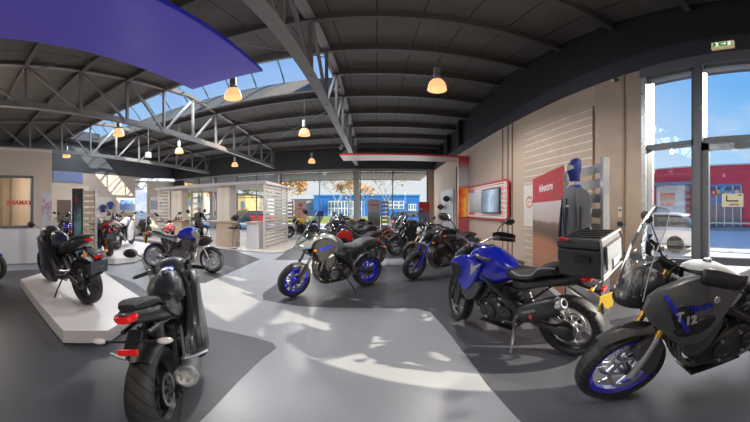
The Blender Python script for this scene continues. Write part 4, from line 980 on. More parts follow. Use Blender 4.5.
MB().box((wl/2, 0, ztop/2), (wl, .024, ztop)).build('board_core', M_gwhite, db, flat=True)
rh = MB().box((wl/2, 0, 0), (wl, .006, ztop-zred)).build('red_header', mat('header_red', (.46, .004, .018), .5), db, Matrix.Translation((0, sgn*.016, (ztop+zred)/2)), flat=True)
text('header_lettering', 'Adventure', .21, mat('lettering_white', (.9, .9, .9), .4), rh, frame_M((wl/2, sgn*.005, 0), (1 if sgn < 0 else -1, 0, 0)), bold=.003)
zh = zred
MB().box((0, 0, 0), (wl, .006, zh-.12)).build('landscape_print', rampmat('desert_print', [(0, (.42, .17, .10)), (.30, (.50, .22, .13)), (.50, (.46, .20, .12)), (.60, (.12, .075, .05)), (.72, (.20, .12, .08)), (.75, (.52, .42, .40)), (1, (.60, .55, .56))], 'Z', -zh/2, zh/2, 2.6, .12), db, Matrix.Translation((wl/2, sgn*.016, zh/2+.06)), flat=True)
x0_, x1_ = wl+.03, wl+wr_
for i in range(15):
    z = zsl-.10-.172*i
    if z < .1: break
    MB().box(((x0_+x1_)/2, 0, z), (x1_-x0_, .022, .105)).build('slat', M_cream if 0 else mat('slat_grey', (.42, .40, .39), .45), db, flat=True)
MB().box((x0_, 0, zsl/2), (.045, .06, zsl)).build('post', M_steel, db, flat=True)
MB().box((x1_+.02, 0, zsl/2), (.07, .08, zsl)).build('chrome_post', M_alul, db, flat=True)
MB().box(((x0_+x1_)/2, 0, .02), (x1_-x0_+.3, .36, .03)).build('board_foot', M_steel, db, flat=True)
# jacket on a torso form, hanging on the slats; blue hood form above
jc = Vector(wallpt(590, W0, W1))+nrm*.20
jz = zat(580, 186)+.0
jk = empty('jacket', (jc.x, jc.y, zat(580, 262)), math.atan2(nrm.y, nrm.x)); tag(jk, 'grey and black motorcycle jacket hung on the slatted wing of the display', 'jacket')
M_jk = mat('jacket_textile', (.15, .155, .165), .75, bump=.3, bscale=180, noise=.15, nscale=14); M_jb = mat('jacket_black', (.025, .025, .03), .7, bump=.2, bscale=180)
H_ = zat(580, 189)-zat(580, 262); 
def torso(st, nm, m, par, M=None, e=2.2, n=22):
    """rings stacked along z: (z, half depth, half width, x offset, y offset)"""
    st = cr_interp(st, 4); v = []; f = []
    for z, hd_, hw, xo, yo_ in st:
        for k in range(n):
            t = 2*PI*k/n; c_, s_2 = math.cos(t), math.sin(t)
            v.append((xo+hd_*math.copysign(abs(c_)**(2/e), c_), yo_+hw*math.copysign(abs(s_2)**(2/e), s_2), z))
    for i in range(len(st)-1):
        for k in range(n):
            k2 = (k+1) % n; f.append((i*n+k, i*n+k2, (i+1)*n+k2, (i+1)*n+k))
    f.append(tuple(reversed(range(n)))); f.append(tuple(range((len(st)-1)*n, len(st)*n)))
    return MB().add(v, f).build(nm, m, par, M, smooth_angle=70)
torso([(0, .12, .215, 0, 0), (H_*.3, .12, .21, 0, 0), (H_*.6, .135, .225, 0, 0), (H_*.82, .135, .245, 0, 0), (H_*.94, .11, .20, 0, 0), (H_*.985, .075, .10, 0, 0), (H_*1.02, .06, .065, 0, 0)], 'jacket_body', M_jk, jk)
for s_ in (-1, 1):
    torso([(-.02, .055, .048, .06, s_*.275), (H_*.3, .065, .055, .03, s_*.285), (H_*.6, .075, .06, 0, s_*.27), (H_*.82, .09, .075, -.01, s_*.245), (H_*.95, .06, .05, 0, s_*.19)], 'sleeve', M_jk, jk)
    MB().tube([(.06, s_*.30, H_*.75), (.085, s_*.315, H_*.4), (.10, s_*.30, .02)], .014, 6, 3).build('sleeve_stripe', M_jb, jk)
    MB().tube([(.142, s_*.10, .03), (.15, s_*.09, H_*.5), (.13, s_*.07, H_*.85)], .012, 6, 3).build('side_piping', M_jb, jk)
MB().tube([(.124, 0, .0), (.128, 0, H_*.3), (.142, 0, H_*.6), (.128, 0, H_*.82), (.09, 0, H_*.95)], .008, 6, 3).build('zip', mat('zip_blue', (.02, .04, .35), .4), jk)
MB().tube([(.075, 0, H_*.97), (0, .085, H_*1.0), (-.06, 0, H_*1.0), (0, -.085, H_*1.0), (.075, 0, H_*.97)], .02, 8, 5).build('collar', mat('collar_blue', (.02, .06, .45), .6), jk)
text('chest_badge', 'YAMAHA', .03, M_sil, jk, frame_M((.142, .11, H_*.76), (0, 1, 0)))
hd_ = torso([(0, .06, .065, 0, 0), (.06, .07, .062, .01, 0), (.12, .09, .072, .015, 0), (.20, .085, .072, .0, 0), (.265, .055, .045, -.03, 0), (.285, .015, .015, -.045, 0)], 'hood_form', mat('hood_blue', (.012, .022, .20), .6, bump=.3, bscale=60), None, None)
hd_.location = (jc.x, jc.y, zat(578, 187)+.035); hd_.rotation_euler = (0, 0, jk.rotation_euler.z+.5); tag(hd_, 'blue balaclava on a head form above the hanging jacket', 'balaclava')
MB().loft([(.085, .035, -.035, .05), (.108, .03, -.03, .045)], 1, 14, 2.4, M=Matrix.Translation((0, 0, .15))).build('face_opening', M_lgrey, hd_)
MB().cyl((0, 0, -.06), (0, 0, .02), .02).build('form_neck', M_sil, hd_)

# red rounded wall frame with screen
rf = empty('wall_display', (XE-.05, 8.4, 1.76)); tag(rf, 'red-edged rounded white wall panel carrying a screen on the east wall', 'wall display')
def rrect(w_, h_, r, n=6):
    p = []
    for cx, cy, a0 in ((w_/2-r, h_/2-r, 0), (-w_/2+r, h_/2-r, PI/2), (-w_/2+r, -h_/2+r, PI), (w_/2-r, -h_/2+r, 1.5*PI)):
        for i in range(n+1): a = a0+PI/2*i/n; p.append((cx+r*math.cos(a), cy+r*math.sin(a)))
    return p
EW = frame_M((0, 0, 0), (0, -1, 0))     # local x to the right as seen from the hall, z out of the east wall
MB().prism(rrect(3.5, 1.24, .16), 0, .05).build('red_frame', mat('frame_red', (.50, .01, .02), .45), rf, EW, flat=True)
MB().prism(rrect(3.36, 1.10, .12), .05, .062).build('white_field', M_gwhite, rf, EW, flat=True)
for k in range(4):
    MB().bar((-1.6, .50-.03*k, .064), (1.5, .50-.10*k, .064), .025, .004, up=(0, 0, 1)).build('red_streak', M_redp, rf, EW, flat=True)
    MB().bar((-1.5, -.47+.02*k, .064), (1.5, -.47+.05*k, .064), .018, .004, up=(0, 0, 1)).build('red_streak', M_redp, rf, EW, flat=True)
for k in range(6): MB().box((1.50, .34-.14*k, .064), (.30, .07, .006)).build('red_bar', M_redp, rf, EW, flat=True)
MB().box((-.75, -.02, .075), (1.15, .72, .03)).build('photo_print', rampmat('rider_print', [(0, (.30, .27, .28)), (.3, (.42, .42, .46)), (.6, (.55, .58, .64)), (1, (.62, .66, .72))], 'Y', -.4, .4, 3, .4), rf, EW, flat=True)
scn = MB().box((.62, .0, .09), (1.35, .80, .05)).build('screen', M_black, rf, EW, flat=True)
MB().box((.62, .0, .117), (1.27, .72, .004)).build('screen_picture', rampmat('screen_rider', [(0, (.03, .06, .12)), (.35, (.10, .22, .36)), (.6, (.45, .60, .72)), (.75, (.20, .30, .42)), (1, (.04, .07, .12))], 'X', -.1, 1.3, 2.2, .5, emis=.35), scn, None, flat=True)
# red portal: column on the east wall and a long header towards the middle truss
pt = empty('red_portal', (XE-.225, 10.2, 0)); tag(pt, 'red portal arch with a long horizontal header running out from the east wall', 'portal')
M_pr = mat('portal_red', (.60, .035, .04), .35); M_pp = mat('portal_pale', (.70, .50, .47), .4)
MB().box((-.02, 0, 1.83), (.44, .10, 3.66)).build('portal_column', rampmat('portal_fade', [(0, (.50, .08, .10)), (.32, (.55, .12, .15)), (.64, (.62, .22, .26)), (.68, (.66, .66, .74)), (.82, (.66, .62, .70)), (.93, (.6, .12, .12)), (1, (.62, .03, .03))], 'Z', 0, 3.66, 3, .05), pt, flat=True)
MB().box((-2.42, 0, 3.64), (4.95, .06, .07)).build('portal_header', M_pr, pt, flat=True)
MB().box((-2.42, .62, 3.64), (4.95, 1.2, .05)).build('header_soffit', M_pp, pt, flat=True)
MB().box((-.04, -.06, 1.78), (.40, .02, 1.18)).build('flame_poster', rampmat('flame_print', [(0, (.70, .04, .01)), (.3, (.80, .10, .02)), (.5, (.9, .30, .03)), (.62, (.95, .65, .12)), (.8, (.85, .16, .02)), (1, (.5, .02, .01))], 'X', -.30, .25, 3.2, 1.1, emis=.1), pt, flat=True)
# helmet wall board beyond the portal
hb = board('helmet_board', 'white shelf board with two helmets on the east wall beyond the red portal', 'board', 12.3, 14.7, .5, 2.5, XE-.032, mat('board_sky', (.55, .60, .66), .5), .06)
for (y, z, m_, lab) in ((14.0, 1.62, mat('helmet_brown', (.20, .10, .06), .35), 'brown helmet hanging lower left on the far helmet board'), (12.8, 2.02, mat('helmet_dark', (.03, .03, .035), .3), 'black helmet hanging upper right on the far helmet board')):
    h = MB().ball((0, 0, 0), .16, 16, (1.1, .92, .95)).build('helmet', m_); h.location = (XE-.2515, y, z); tag(h, lab, 'helmet')
    MB().loft([(-.18, .05, -.05, .11), (-.10, .06, -.06, .145)], 1, 14, 3).build('visor', M_black, h); MB().box((.16, 0, 0), (.06, .04, .03)).build('helmet_hook', M_sil, h, flat=True)
bn_ = board('roll_up_banner', 'narrow banner with blue and red print standing at the far end of the right row', 'banner', 15.9, 16.1, .1, 1.95, 2.9, rampmat('banner_print', [(0, (.10, .14, .22)), (.6, (.2, .25, .35)), (.75, (.6, .04, .03)), (1, (.65, .05, .04))], 'Z', 0, 1.85, 3, .1), .03)
bn_.rotation_euler = (0, 0, PI/2); MB().box((0, 0, -.07), (.3, .22, .06)).build('banner_base', M_sil, bn_, flat=True); bn_.scale = (1, 3.4, 1)
# small fittings
ex = empty('exit_sign', (XE-.04, 1.0, 4.16)); tag(ex, 'green and white emergency exit sign on the dark band above the door', 'exit sign')
MB().box((-.02, 0, 0), (.06, .33, .13)).build('sign_housing', mat('sign_cream', (.80, .72, .42), .4, emis=(.8, .7, .35), es=.3), ex, flat=True)
MB().box((-.052, 0, .01), (.006, .26, .07)).build('sign_face', mat('sign_green', (.02, .30, .08), .4, emis=(.02, .5, .12), es=.25), ex, flat=True)
m = MB(); m.box((-.057, -.10, .01), (.004, .045, .07)); m.bar((-.057, .02, .01), (-.057, -.05, .01), .014, .004, up=(1, 0, 0)); m.bar((-.057, -.05, .01), (-.057, -.03, .03), .012, .004, up=(1, 0, 0)); m.bar((-.057, -.05, .01), (-.057, -.03, -.01), .012, .004, up=(1, 0, 0))
m.ball((-.057, .09, .045), .012, 8, (.3, 1, 1)); m.bar((-.057, .085, .03), (-.057, .075, .0), .022, .004, up=(1, 0, 0)); m.bar((-.057, .075, .0), (-.057, .10, -.03), .010, .004, up=(1, 0, 0)); m.bar((-.057, .075, .0), (-.057, .05, -.025), .010, .004, up=(1, 0, 0)); m.bar((-.057, .085, .025), (-.057, .05, .02), .009, .004, up=(1, 0, 0))
m.build('pictogram', mat('sign_white', (.9, .95, .9), .4, emis=(.9, 1, .9), es=.8), ex)
cmr = empty('security_camera', (XE-.02, 2.85, 3.92)); tag(cmr, 'small grey security camera high on the beige wall beside the window', 'camera')
MB().box((0, 0, .03), (.04, .09, .09)).build('camera_mount', M_gwhite, cmr, flat=True); MB().cyl((-.03, 0, .02), (-.14, .03, -.04), .035, .04).build('camera_body', M_engs, cmr); MB().cyl((-.02, 0, .03), (-.06, .0, .0), .012).build('camera_arm', M_gwhite, cmr)
sw = B2(-.02, 0, -.04, .04, -.09, .09).build('thermostat', M_gwhite, flat=True); sw.location = (XE-.012, 2.82, 1.44); tag(sw, 'cream thermostat on the beige wall beside the window', 'thermostat')
MB().box((-.022, 0, .03), (.004, .05, .04)).build('thermostat_display', M_engs, sw, flat=True)
so_ = empty('wall_socket', (XE-.012, 2.80, 1.23)); tag(so_, 'pair of dark teal wall sockets below the cream thermostat', 'socket')
for k in (-1, 1):
    q = MB().box((-.01, k*.045, 0), (.02, .075, .085)).build('socket_plate', mat('socket_teal', (.02, .10, .12), .4), so_, flat=True)
    MB().cyl((-.021, k*.045, 0), (-.023, k*.045, 0), .022).build('socket_hole', M_black, q)
nb = empty('door_notice', (XE-.012, .72, 1.62)); tag(nb, 'cream notice with a black angle drawing taped to the glass of the door', 'notice')
ny0 = XE/math.tan((721.5-X0)/S_); ny1 = XE/math.tan((743-X0)/S_)
nb.location = (XE+.02, (ny0+ny1)/2, EYE+.135); w_ = abs(ny0-ny1)
MB().box((0, 0, 0), (.004, w_, .19)).build('notice_sheet', mat('notice_cream', (.80, .74, .55), .6), nb, flat=True)
m = MB(); m.box((-.003, w_*.27, .03), (.002, .018, .08)); m.box((-.003, 0, -.01), (.002, w_*.55, .016)); m.box((-.003, -.02, -.055), (.002, .12, .007)); m.box((-.003, -.02, -.07), (.002, .17, .006)); m.box((-.003, -w_*.36, .07), (.002, .05, .014)); m.build('notice_drawing', M_black, nb, flat=True)
# ---------------- blue ceiling panel ----------------
cp = empty('hanging_panel', (-2.84, 1.0, 4.28)); tag(cp, 'large violet-blue panel hung flat under the roof at the upper left', 'ceiling panel')
MB().box((0, 0, .0), (1.62, 6.82, .05)).build('panel_board', mat('panel_blue', (.17, .14, .80), .30), cp, flat=True)
MB().box((.82, 0, .0), (.02, 6.82, .07)).build('panel_edge', mat('edge_blue', (.02, .03, .6), .3), cp, flat=True)
for x_, y_ in ((-.7, 3.2), (.7, 3.2), (.7, .4), (-.7, .4)): MB().cyl((x_, y_, .02), (x_, y_, roof_z(1+y_)-4.28-.02), .005, n=6).build('suspension_wire', M_steel, cp)
# ---------------- pendant lamps ----------------
M_bowl = mat('lamp_bowl', (.55, .36, .2), .3, emis=(1, .55, .25), es=1.0)
LP = [(1.3, 5.6), (-3.2, 5.35), (-2.6, 9.35), (-3.77, 15.2), (-8.7, 9.5), (-8.0, 5.5), (-12.8, 5.5), (-8.6, 14.6), (1.3, -.6), (-8.0, 0.4), (-13.2, 10.0), (1.4, 10.6)]
lamp_lab = ['lit pendant lamp farthest right, above the blue adventure bike', 'lit pendant lamp hanging just right of the blue ceiling panel', 'lit pendant lamp before the crossing rods in the middle', 'lit pendant lamp low over the front glass near the column', 'lit pendant lamp right of the ceiling speaker over the service desk',
    'lit pendant lamp seen through the web of the left truss', 'lit pendant lamp farthest left, just above the office wall', 'lit pendant lamp above the service desk canopy at the front glass', 'lit pendant lamp behind the camera on the right', 'lit pendant lamp over the office side behind the camera', 'lit pendant lamp near the west wall', 'lit pendant lamp tucked above the red portal']
def lamp():
    r = empty('pendant_lamp', (0, 0, 0)); r['category'] = 'lamp'
    MB().cyl((0, 0, .10), (0, 0, .36), .085, .075, 20).build('lamp_housing', M_sil, r)
    MB().cyl((0, 0, .02), (0, 0, .10), .06, .09, 20).build('lamp_collar', M_engs, r)
    MB().lathe([(.06, .04), (.12, .015), (.17, -.05), (.20, -.14), (.215, -.24), (.205, -.24), (.19, -.14), (.16, -.05), (.11, .005), (.05, .03)], n=28).build('glass_bowl', M_bowl, r)
    MB().cyl((0, 0, .36), (0, 0, 1.0), .006, n=6).build('suspension_rod', M_steel, r)
    l = bpy.data.lights.new('lamp_light', 'SPOT'); l.spot_size = math.radians(168); l.spot_blend = .5; l.energy = LAMP_W; l.color = (1, .94, .87); l.shadow_soft_size = .12
    o = bpy.data.objects.new('lamp_light', l); C.objects.link(o); o.parent = r; o.location = (0, 0, -.36)
    return r
LAMP_W = 250
ofl = empty('office_fill_lamp', (-9.4, .2, 3.02)); tag(ofl, 'unseen round fill lamp added under the office ceiling to brighten the inside', 'lamp')  # added lamp, out of view, brightens the office behind its window
MB().lathe([(1e-5, -.10), (.18, -.08), (.22, 0), (.22, .05)], n=24).build('lamp_cover', mat('lamp_opal', (.9, .85, .75), .4, emis=(1, .85, .65), es=3), ofl)
_l = bpy.data.lights.new('office_fill_light', 'POINT'); _l.energy = 160; _l.color = (1, .85, .66); _l.shadow_soft_size = .2
_o = bpy.data.objects.new('office_fill_light', _l); C.objects.link(_o); _o.parent = ofl; _o.location = (0, 0, -.3)
lp0 = lamp()
for i, (x_, y_) in enumerate(LP):
    if i in (10, 11): continue
    o = lp0 if i == 0 else copy_tree(lp0)
    top_ = roof_z(y_)-.12
    for ch in o.children if 0 else kids(o):
        if ch.name.startswith('suspension_rod'): ch.scale = (1, 1, 1); ch.location = (0, 0, 0)
    o.location = (x_, y_, 4.50); o['label'] = lamp_lab[i]; o['group'] = 'lit pendant lamps under the roof'
    # rod long enough to reach the deck
    for ch in kids(o):
        if ch.name.startswith('suspension_rod'):
            k = (top_+.11-4.50-.36)/.64; ch.scale = (1, 1, k); ch.location = (0, 0, .36-.36*k)
# ceiling speaker, truss spotlights
spk = empty('ceiling_speaker', (-10.4, 9.0, 4.35)); tag(spk, 'small white loudspeaker hanging below the left truss', 'speaker')
MB().box((0, 0, 0), (.22, .22, .30)).build('speaker_case', M_gwhite, spk, flat=True); MB().cyl((0, 0, .15), (0, 0, 1.75), .008, n=6).build('speaker_rod', M_steel, spk)
for k, y_ in enumerate((11.2, 12.3)):
    s2 = empty('spotlight', (-1.42, y_, 4.25), .4); tag(s2, 'small spotlight clamped to the near truss, %s' % ('the one nearer the camera' if k == 0 else 'the one farther from the camera'), 'spotlight', 'spotlights on the near truss')
    MB().cyl((0, 0, 0), (-.12, -.04, -.16), .07, .09, 14).build('spotlight_head', M_steel, s2); MB().box((.04, 0, .05), (.06, .06, .10)).build('spotlight_clamp', M_steeld, s2, flat=True)
# ---------------- service desk in the middle ----------------
YD = 8.75
def slatwall(name, label, p0, p1, z0, z1, n, m, sw=.09, depth=.03, post=.07, pm=None):
    p0, p1 = Vector(p0), Vector(p1); d = p1-p0; a = math.atan2(d.y, d.x); r = empty(name, (p0.x, p0.y, 0), a); tag(r, label, 'slatted screen'); l = d.length
    for i in range(n):
        z = z0+(z1-z0)*(i+.5)/n; MB().box((l/2, 0, z), (l, depth, sw)).build('slat', m, r, flat=True)
    for x_ in (0, l): MB().box((x_, -.0, (z0+z1)/2), (post, depth+.03, z1-z0)).build('post', pm or m, r, flat=True)
    return r
M_slat = mat('slat_cream', (.66, .60, .54), .45)
slatwall('slatted_screen', 'long cream slatted screen closing the right end of the service desk', (-3.92, 8.75, 0), (-3.92, 11.2, 0), .05, 2.415, 17, M_slat, .095, .04)
slatwall('slatted_screen', 'cream slatted screen with shelves at the left end of the service desk', (-9.4, 8.8, 0), (-8.68, 8.8, 0), .1, 2.415, 15, M_slat, .07)
slatwall('slatted_screen', 'narrow slatted screen between the desk cabinets and the front window', (-7.95, 9.56, 0), (-7.35, 9.56, 0), .05, 2.415, 9, M_slat, .07)
cv = empty('desk_canopy', (-6.7, 9.95, 2.42)); tag(cv, 'long flat white canopy roofing the service desk', 'canopy')
MB().box((0, 0, .05), (5.7, 2.5, .10)).build('canopy_board', mat('canopy_white', (.66, .62, .58), .5), cv, flat=True)
MB().box((0, -1.26, .05), (5.72, .03, .12)).build('canopy_edge', mat('canopy_edge', (.40, .37, .36), .5), cv, flat=True)
def cabinet(label, x0, x1, y0, y1, z0, z1, doors=1, m=M_wood, knob=True):
    r = empty('cabinet', ((x0+x1)/2, (y0+y1)/2, z0)); tag(r, label, 'cabinet'); w_, d_, h_ = x1-x0, y1-y0, z1-z0
    MB().box((0, .01, h_/2), (w_, d_-.02, h_)).build('cabinet_body', m, r, flat=True)
    for i in range(doors):
        xx = -w_/2+w_*(i+.5)/doors; dd = MB().box((xx, -d_/2-.004, h_/2), (w_/doors-.012, .018, h_-.02)).build('cabinet_door', m, r, flat=True)
        if knob: MB().box((xx+w_/doors*.36, -d_/2-.02, h_*.55), (.012, .02, .12)).build('door_handle', M_sil, dd, flat=True)
    return r
cabinet('tall cream cabinet standing on the desk under the canopy', -6.02, -5.42, 8.8, 9.3, 1.03, 2.415, 2, M_cream, False)
cabinet('cream cupboard below the desk top, left of the black stool', -6.05, -5.30, 8.8, 9.4, .04, .985, 1, M_wood)
cabinet('pair of tall cream cupboards behind the blue naked motorcycle', -8.6, -7.95, 8.85, 9.3, 1.03, 2.415, 2, M_cream, False)
cabinet('low orange-toned wooden cupboard at the left end of the service desk', -8.6, -7.9, 8.82, 9.4, .04, .985, 1, M_wood)
MB().box((-6.38, 9.1, 1.005), (4.36, .75, .04)).build('worktop', M_wood, flat=True); o = [q for q in C.objects if q.name == 'worktop'][0]; tag(o, 'long pale wooden worktop of the service desk', 'worktop')
MB().box((-4.42, 9.1, .51), (.50, .60, .94)).build('desk_divider', M_white, flat=True); o = [q for q in C.objects if q.name == 'desk_divider'][0]; tag(o, 'white end panel under the desk top beside the slatted screen', 'panel')
def stool(x_, y_, lab):
    r = empty('stool', (x_, y_, .035)); tag(r, lab, 'stool')
    MB().lathe([(.2, 0), (.2, .012), (.05, .03), (.026, .05)], n=24).build('base', M_chr, r); MB().cyl((0, 0, .02), (0, 0, .74), .024).build('column', M_chr, r)
    MB().loft([(-.20, .79, .74, .10), (-.12, .80, .73, .20), (.10, .80, .73, .21), (.19, .80, .74, .13)], 3, 16, 3).build('seat', M_black, r)
    MB().tube([(.16, -.18, .80), (.21, 0, .90), (.16, .18, .80)], .03, 8, 4).build('backrest', M_black, r); MB().tube([(.0, .0, .30), (.12, -.12, .30), (.17, 0, .30), (.12, .12, .30), (0, 0, .30)], .009, 6, 3).build('footrest', M_chr, r)
stool(-5.0, 8.45, 'black bar stool on a chrome column in front of the service desk')
# things on the desk
def laptop(x_, y_, a, lab):
    r = empty('laptop', (x_, y_, 1.027), a); tag(r, lab, 'laptop'); MB().box((0, 0, .01), (.36, .25, .018)).build('keyboard_base', M_black, r, flat=True)
    MB().box((0, .14, .13), (.36, .012, .25), (-.25, 'X')).build('laptop_screen', M_steeld, r, flat=True)
laptop(-7.2, 9.0, .3, 'dark open laptop before the seated person')
fb = empty('folded_jacket', (-4.9, 9.05, 1.027)); tag(fb, 'dark teal folded riding clothes lying on the desk top', 'clothes')
torso([(0, .20, .48, 0, 0), (.08, .19, .44, 0, .02), (.16, .13, .30, .02, .05), (.21, .05, .12, .03, .10)], 'folded_cloth', mat('cloth_teal', (.02, .05, .08), .7, bump=.3, bscale=30), fb, Matrix.Rotation(0, 4, 'Z'))
fh = MB().ball((0, 0, 0), .135, 14, (1.1, .9, .95)).build('black_helmet', M_black); fh.location = (-5.55+.3, 9.0, 1.155); tag(fh, 'black helmet resting on the desk top next to the tall cabinet', 'helmet')
MB().loft([(-.16, .04, -.045, .09), (-.10, .05, -.055, .115)], 1, 14, 3).build('visor', M_engs, fh)
for k in range(3):
    q = MB().cyl((0, 0, 0), (0, 0, .14), .035, .03).build('desk_cup', [M_black, M_engs, M_redp][k]); q.location = (-8.25+.16*k, 8.80, 1.027); tag(q, ['black pot', 'grey pot', 'red pot'][k]+' on the left end of the desk top', 'pot')
# seated person at the desk
M_skin = mat('skin', (.55, .33, .24), .55); M_hair = mat('hair_grey', (.32, .29, .26), .8, bump=.4, bscale=90); M_shirt = mat('shirt_dark', (.04, .04, .045), .8)
def skin(name, pts, edges, rad, m, parent, sub=2):
    me = bpy.data.meshes.new(name); me.from_pydata(pts, edges, []); o = bpy.data.objects.new(name, me); C.objects.link(o); o.parent = parent
    sk = o.modifiers.new('skin', 'SKIN'); sk.use_smooth_shade = True
    for v, r_ in zip(me.skin_vertices[0].data, rad): v.radius = r_ if isinstance(r_, tuple) else (r_, r_)
    me.skin_vertices[0].data[0].use_root = True
    ss = o.modifiers.new('sub', 'SUBSURF'); ss.levels = sub; ss.render_levels = sub; me.materials.append(m)
    for p in me.polygons: p.use_smooth = True
    return o
pr = empty('person', (-6.55, 8.25, .035), PI/2); tag(pr, 'person in dark clothes sitting at the service desk with grey hair', 'person')
# local: x towards the desk, y left; seat height .72 (bar stool)
pts = [(0, 0, .78), (0, 0, .98), (.04, 0, 1.16), (.08, 0, 1.28), (.09, 0, 1.36),                               # 0-4 pelvis..neck
       (.06, .19, 1.26), (.16, .24, 1.05), (.36, .16, 1.03), (.06, -.19, 1.26), (.16, -.24, 1.05), (.36, -.16, 1.03),  # 5-10 arms
       (.06, .09, .77), (.42, .14, .76), (.34, .14, .36), (.44, .14, .31), (.06, -.09, .77), (.42, -.14, .76), (.34, -.14, .36), (.44, -.14, .31)]
ed = [(0, 1), (1, 2), (2, 3), (3, 4), (3, 5), (5, 6), (6, 7), (3, 8), (8, 9), (9, 10), (0, 11), (11, 12), (12, 13), (13, 14), (0, 15), (15, 16), (16, 17), (17, 18)]
rd = [(.14, .12), (.14, .11), (.15, .11), (.11, .08), .05, .065, .045, .03, .065, .045, .03, .09, .062, .045, .035, .09, .062, .045, .035]
skin('body', pts, ed, rd, M_shirt, pr)
hd2 = MB().ball((.11, 0, 1.48), 1, 18, (.095, .075, .118)).build('head', M_skin, pr)
MB().ball((.205, 0, 1.475), .014, 8, (1.2, .8, 1.4)).build('nose', M_skin, hd2)
for s_ in (-1, 1): MB().ball((.11, s_*.076, 1.475), .02, 8, (.7, .4, 1.3)).build('ear', M_skin, hd2); MB().ball((.192, s_*.03, 1.495), .009, 8).build('eye', M_black, hd2)
MB().box((.2, 0, 1.43), (.006, .045, .008)).build('mouth', mat('lip', (.4, .15, .13), .5), hd2)
MB().ball((.085, 0, 1.515), 1, 16, (.10, .083, .105)).build('hair', M_hair, hd2)
for s_ in (-1, 1):
    hp = [(.35, s_*.16, 1.035), (.42, s_*.15, 1.04)]; he = [(0, 1)]; hr = [(.022, .022), (.034, .016)]
    for k in range(4):
        b_ = len(hp); yy = s_*(.15-.027+.018*k); ln = (.07, .08, .075, .06)[k]; hp += [(.45, yy, 1.045), (.45+ln*.6, yy, 1.045), (.45+ln, yy, 1.03)]; he += [(1, b_), (b_, b_+1), (b_+1, b_+2)]; hr += [(.009, .009)]*3
    b_ = len(hp); hp += [(.40, s_*.115, 1.04), (.44, s_*.095, 1.035)]; he += [(1, b_), (b_, b_+1)]; hr += [(.011, .011), (.009, .009)]
    skin('hand', hp, he, hr, M_skin, pr, 1)
st2 = empty('stool', (-6.55, 8.25, .035)); tag(st2, 'bar stool under the seated person at the desk', 'stool')
MB().lathe([(.2, 0), (.2, .012), (.05, .03), (.026, .05)], n=20).build('base', M_chr, st2); MB().cyl((0, 0, .02), (0, 0, .60), .024).build('column', M_chr, st2); MB().cyl((0, 0, .60), (0, 0, .66), .19, .20, 20).build('seat', M_black, st2)

# ---------------- left area ----------------
def card(name, label, cat, px0, px1, pyt, dist, zb, m, th=.03, frame=None, face=None):
    """upright board between two picture columns at a given distance along its middle column"""
    am = ((px0+px1)/2-X0)/S_; hw = dist*math.tan((px1-px0)/2/S_); zt = EYE+dist*math.tan((H0-pyt)/S_)
    r = empty(name, (dist*math.sin(am), dist*math.cos(am), 0), -am if face is None else face); tag(r, label, cat)
    MB().box((0, 0, (zt+zb)/2), (2*hw, th, zt-zb)).build('printed_face' if not frame else 'board_body', m, r, flat=True)
    r['zt'] = zt; r['hw'] = hw
    return r
lb = card('banner', 'white banner with a pale blue and red print left of the blue motorcycle', 'banner', 41.5, 51.5, 193, 6.75, .05, rampmat('banner_pale', [(0, (.55, .60, .68)), (.3, (.12, .14, .20)), (.36, (.62, .66, .74)), (.62, (.66, .70, .78)), (.8, (.55, .32, .40)), (.84, (.70, .74, .82)), (1, (.72, .76, .84))], 'Z', 0, 2, 7, .5))
MB().box((0, 0, .03), (.26, .2, .05)).build('banner_base', M_sil, lb, flat=True)
kb = card('poster_board', 'tall black poster board with a blue figure print beside the slatted stand', 'poster', 72, 83.5, 188.5, 7.95, .05, M_black, .04, True)
MB().box((0, -.026, .97), (2*kb['hw']*.62, .012, 1.7)).build('poster_print', rampmat('poster_figure', [(0, (.08, .22, .30)), (.35, (.05, .14, .2)), (.5, (.10, .22, .28)), (.7, (.03, .06, .09)), (.85, (.02, .02, .03)), (1, (.02, .02, .03))], 'Z', .1, 1.9, 5, .7, emis=.15), kb, flat=True)
MB().bar((-.06, -.034, 1.95), (-.03, -.034, 1.68), .02, .004, up=(0, 1, 0)).build('poster_stripe', M_redp, kb, flat=True)
s0 = Vector((-6.90, 3.30, 0)); s1 = Vector((-6.52, 3.66, 0))
a_ = (83.5-X0)/S_; b_ = (95-X0)/S_; s0 = Vector((7.45*math.sin(a_), 7.45*math.cos(a_), 0)); s1 = Vector((7.45*math.sin(b_), 7.45*math.cos(b_), 0))
sw2 = slatwall('slatted_stand', 'freestanding beige slatted stand with a chrome end post behind the plinth bike', s0, s1, .12, 2.03, 12, mat('slat_beige', (.60, .49, .38), .5), .115, .03, .03)
d_ = (s1-s0).normalized(); MB().box(((s1-s0).length+.03, 0, 1.05), (.07, .09, 2.08)).build('chrome_post', M_alul, sw2, flat=True)
MB().box(((s1-s0).length/2, 0, .04), ((s1-s0).length+.1, .4, .06)).build('stand_foot', M_steel, sw2, flat=True)
for z_ in (.0, .03, .0): pass
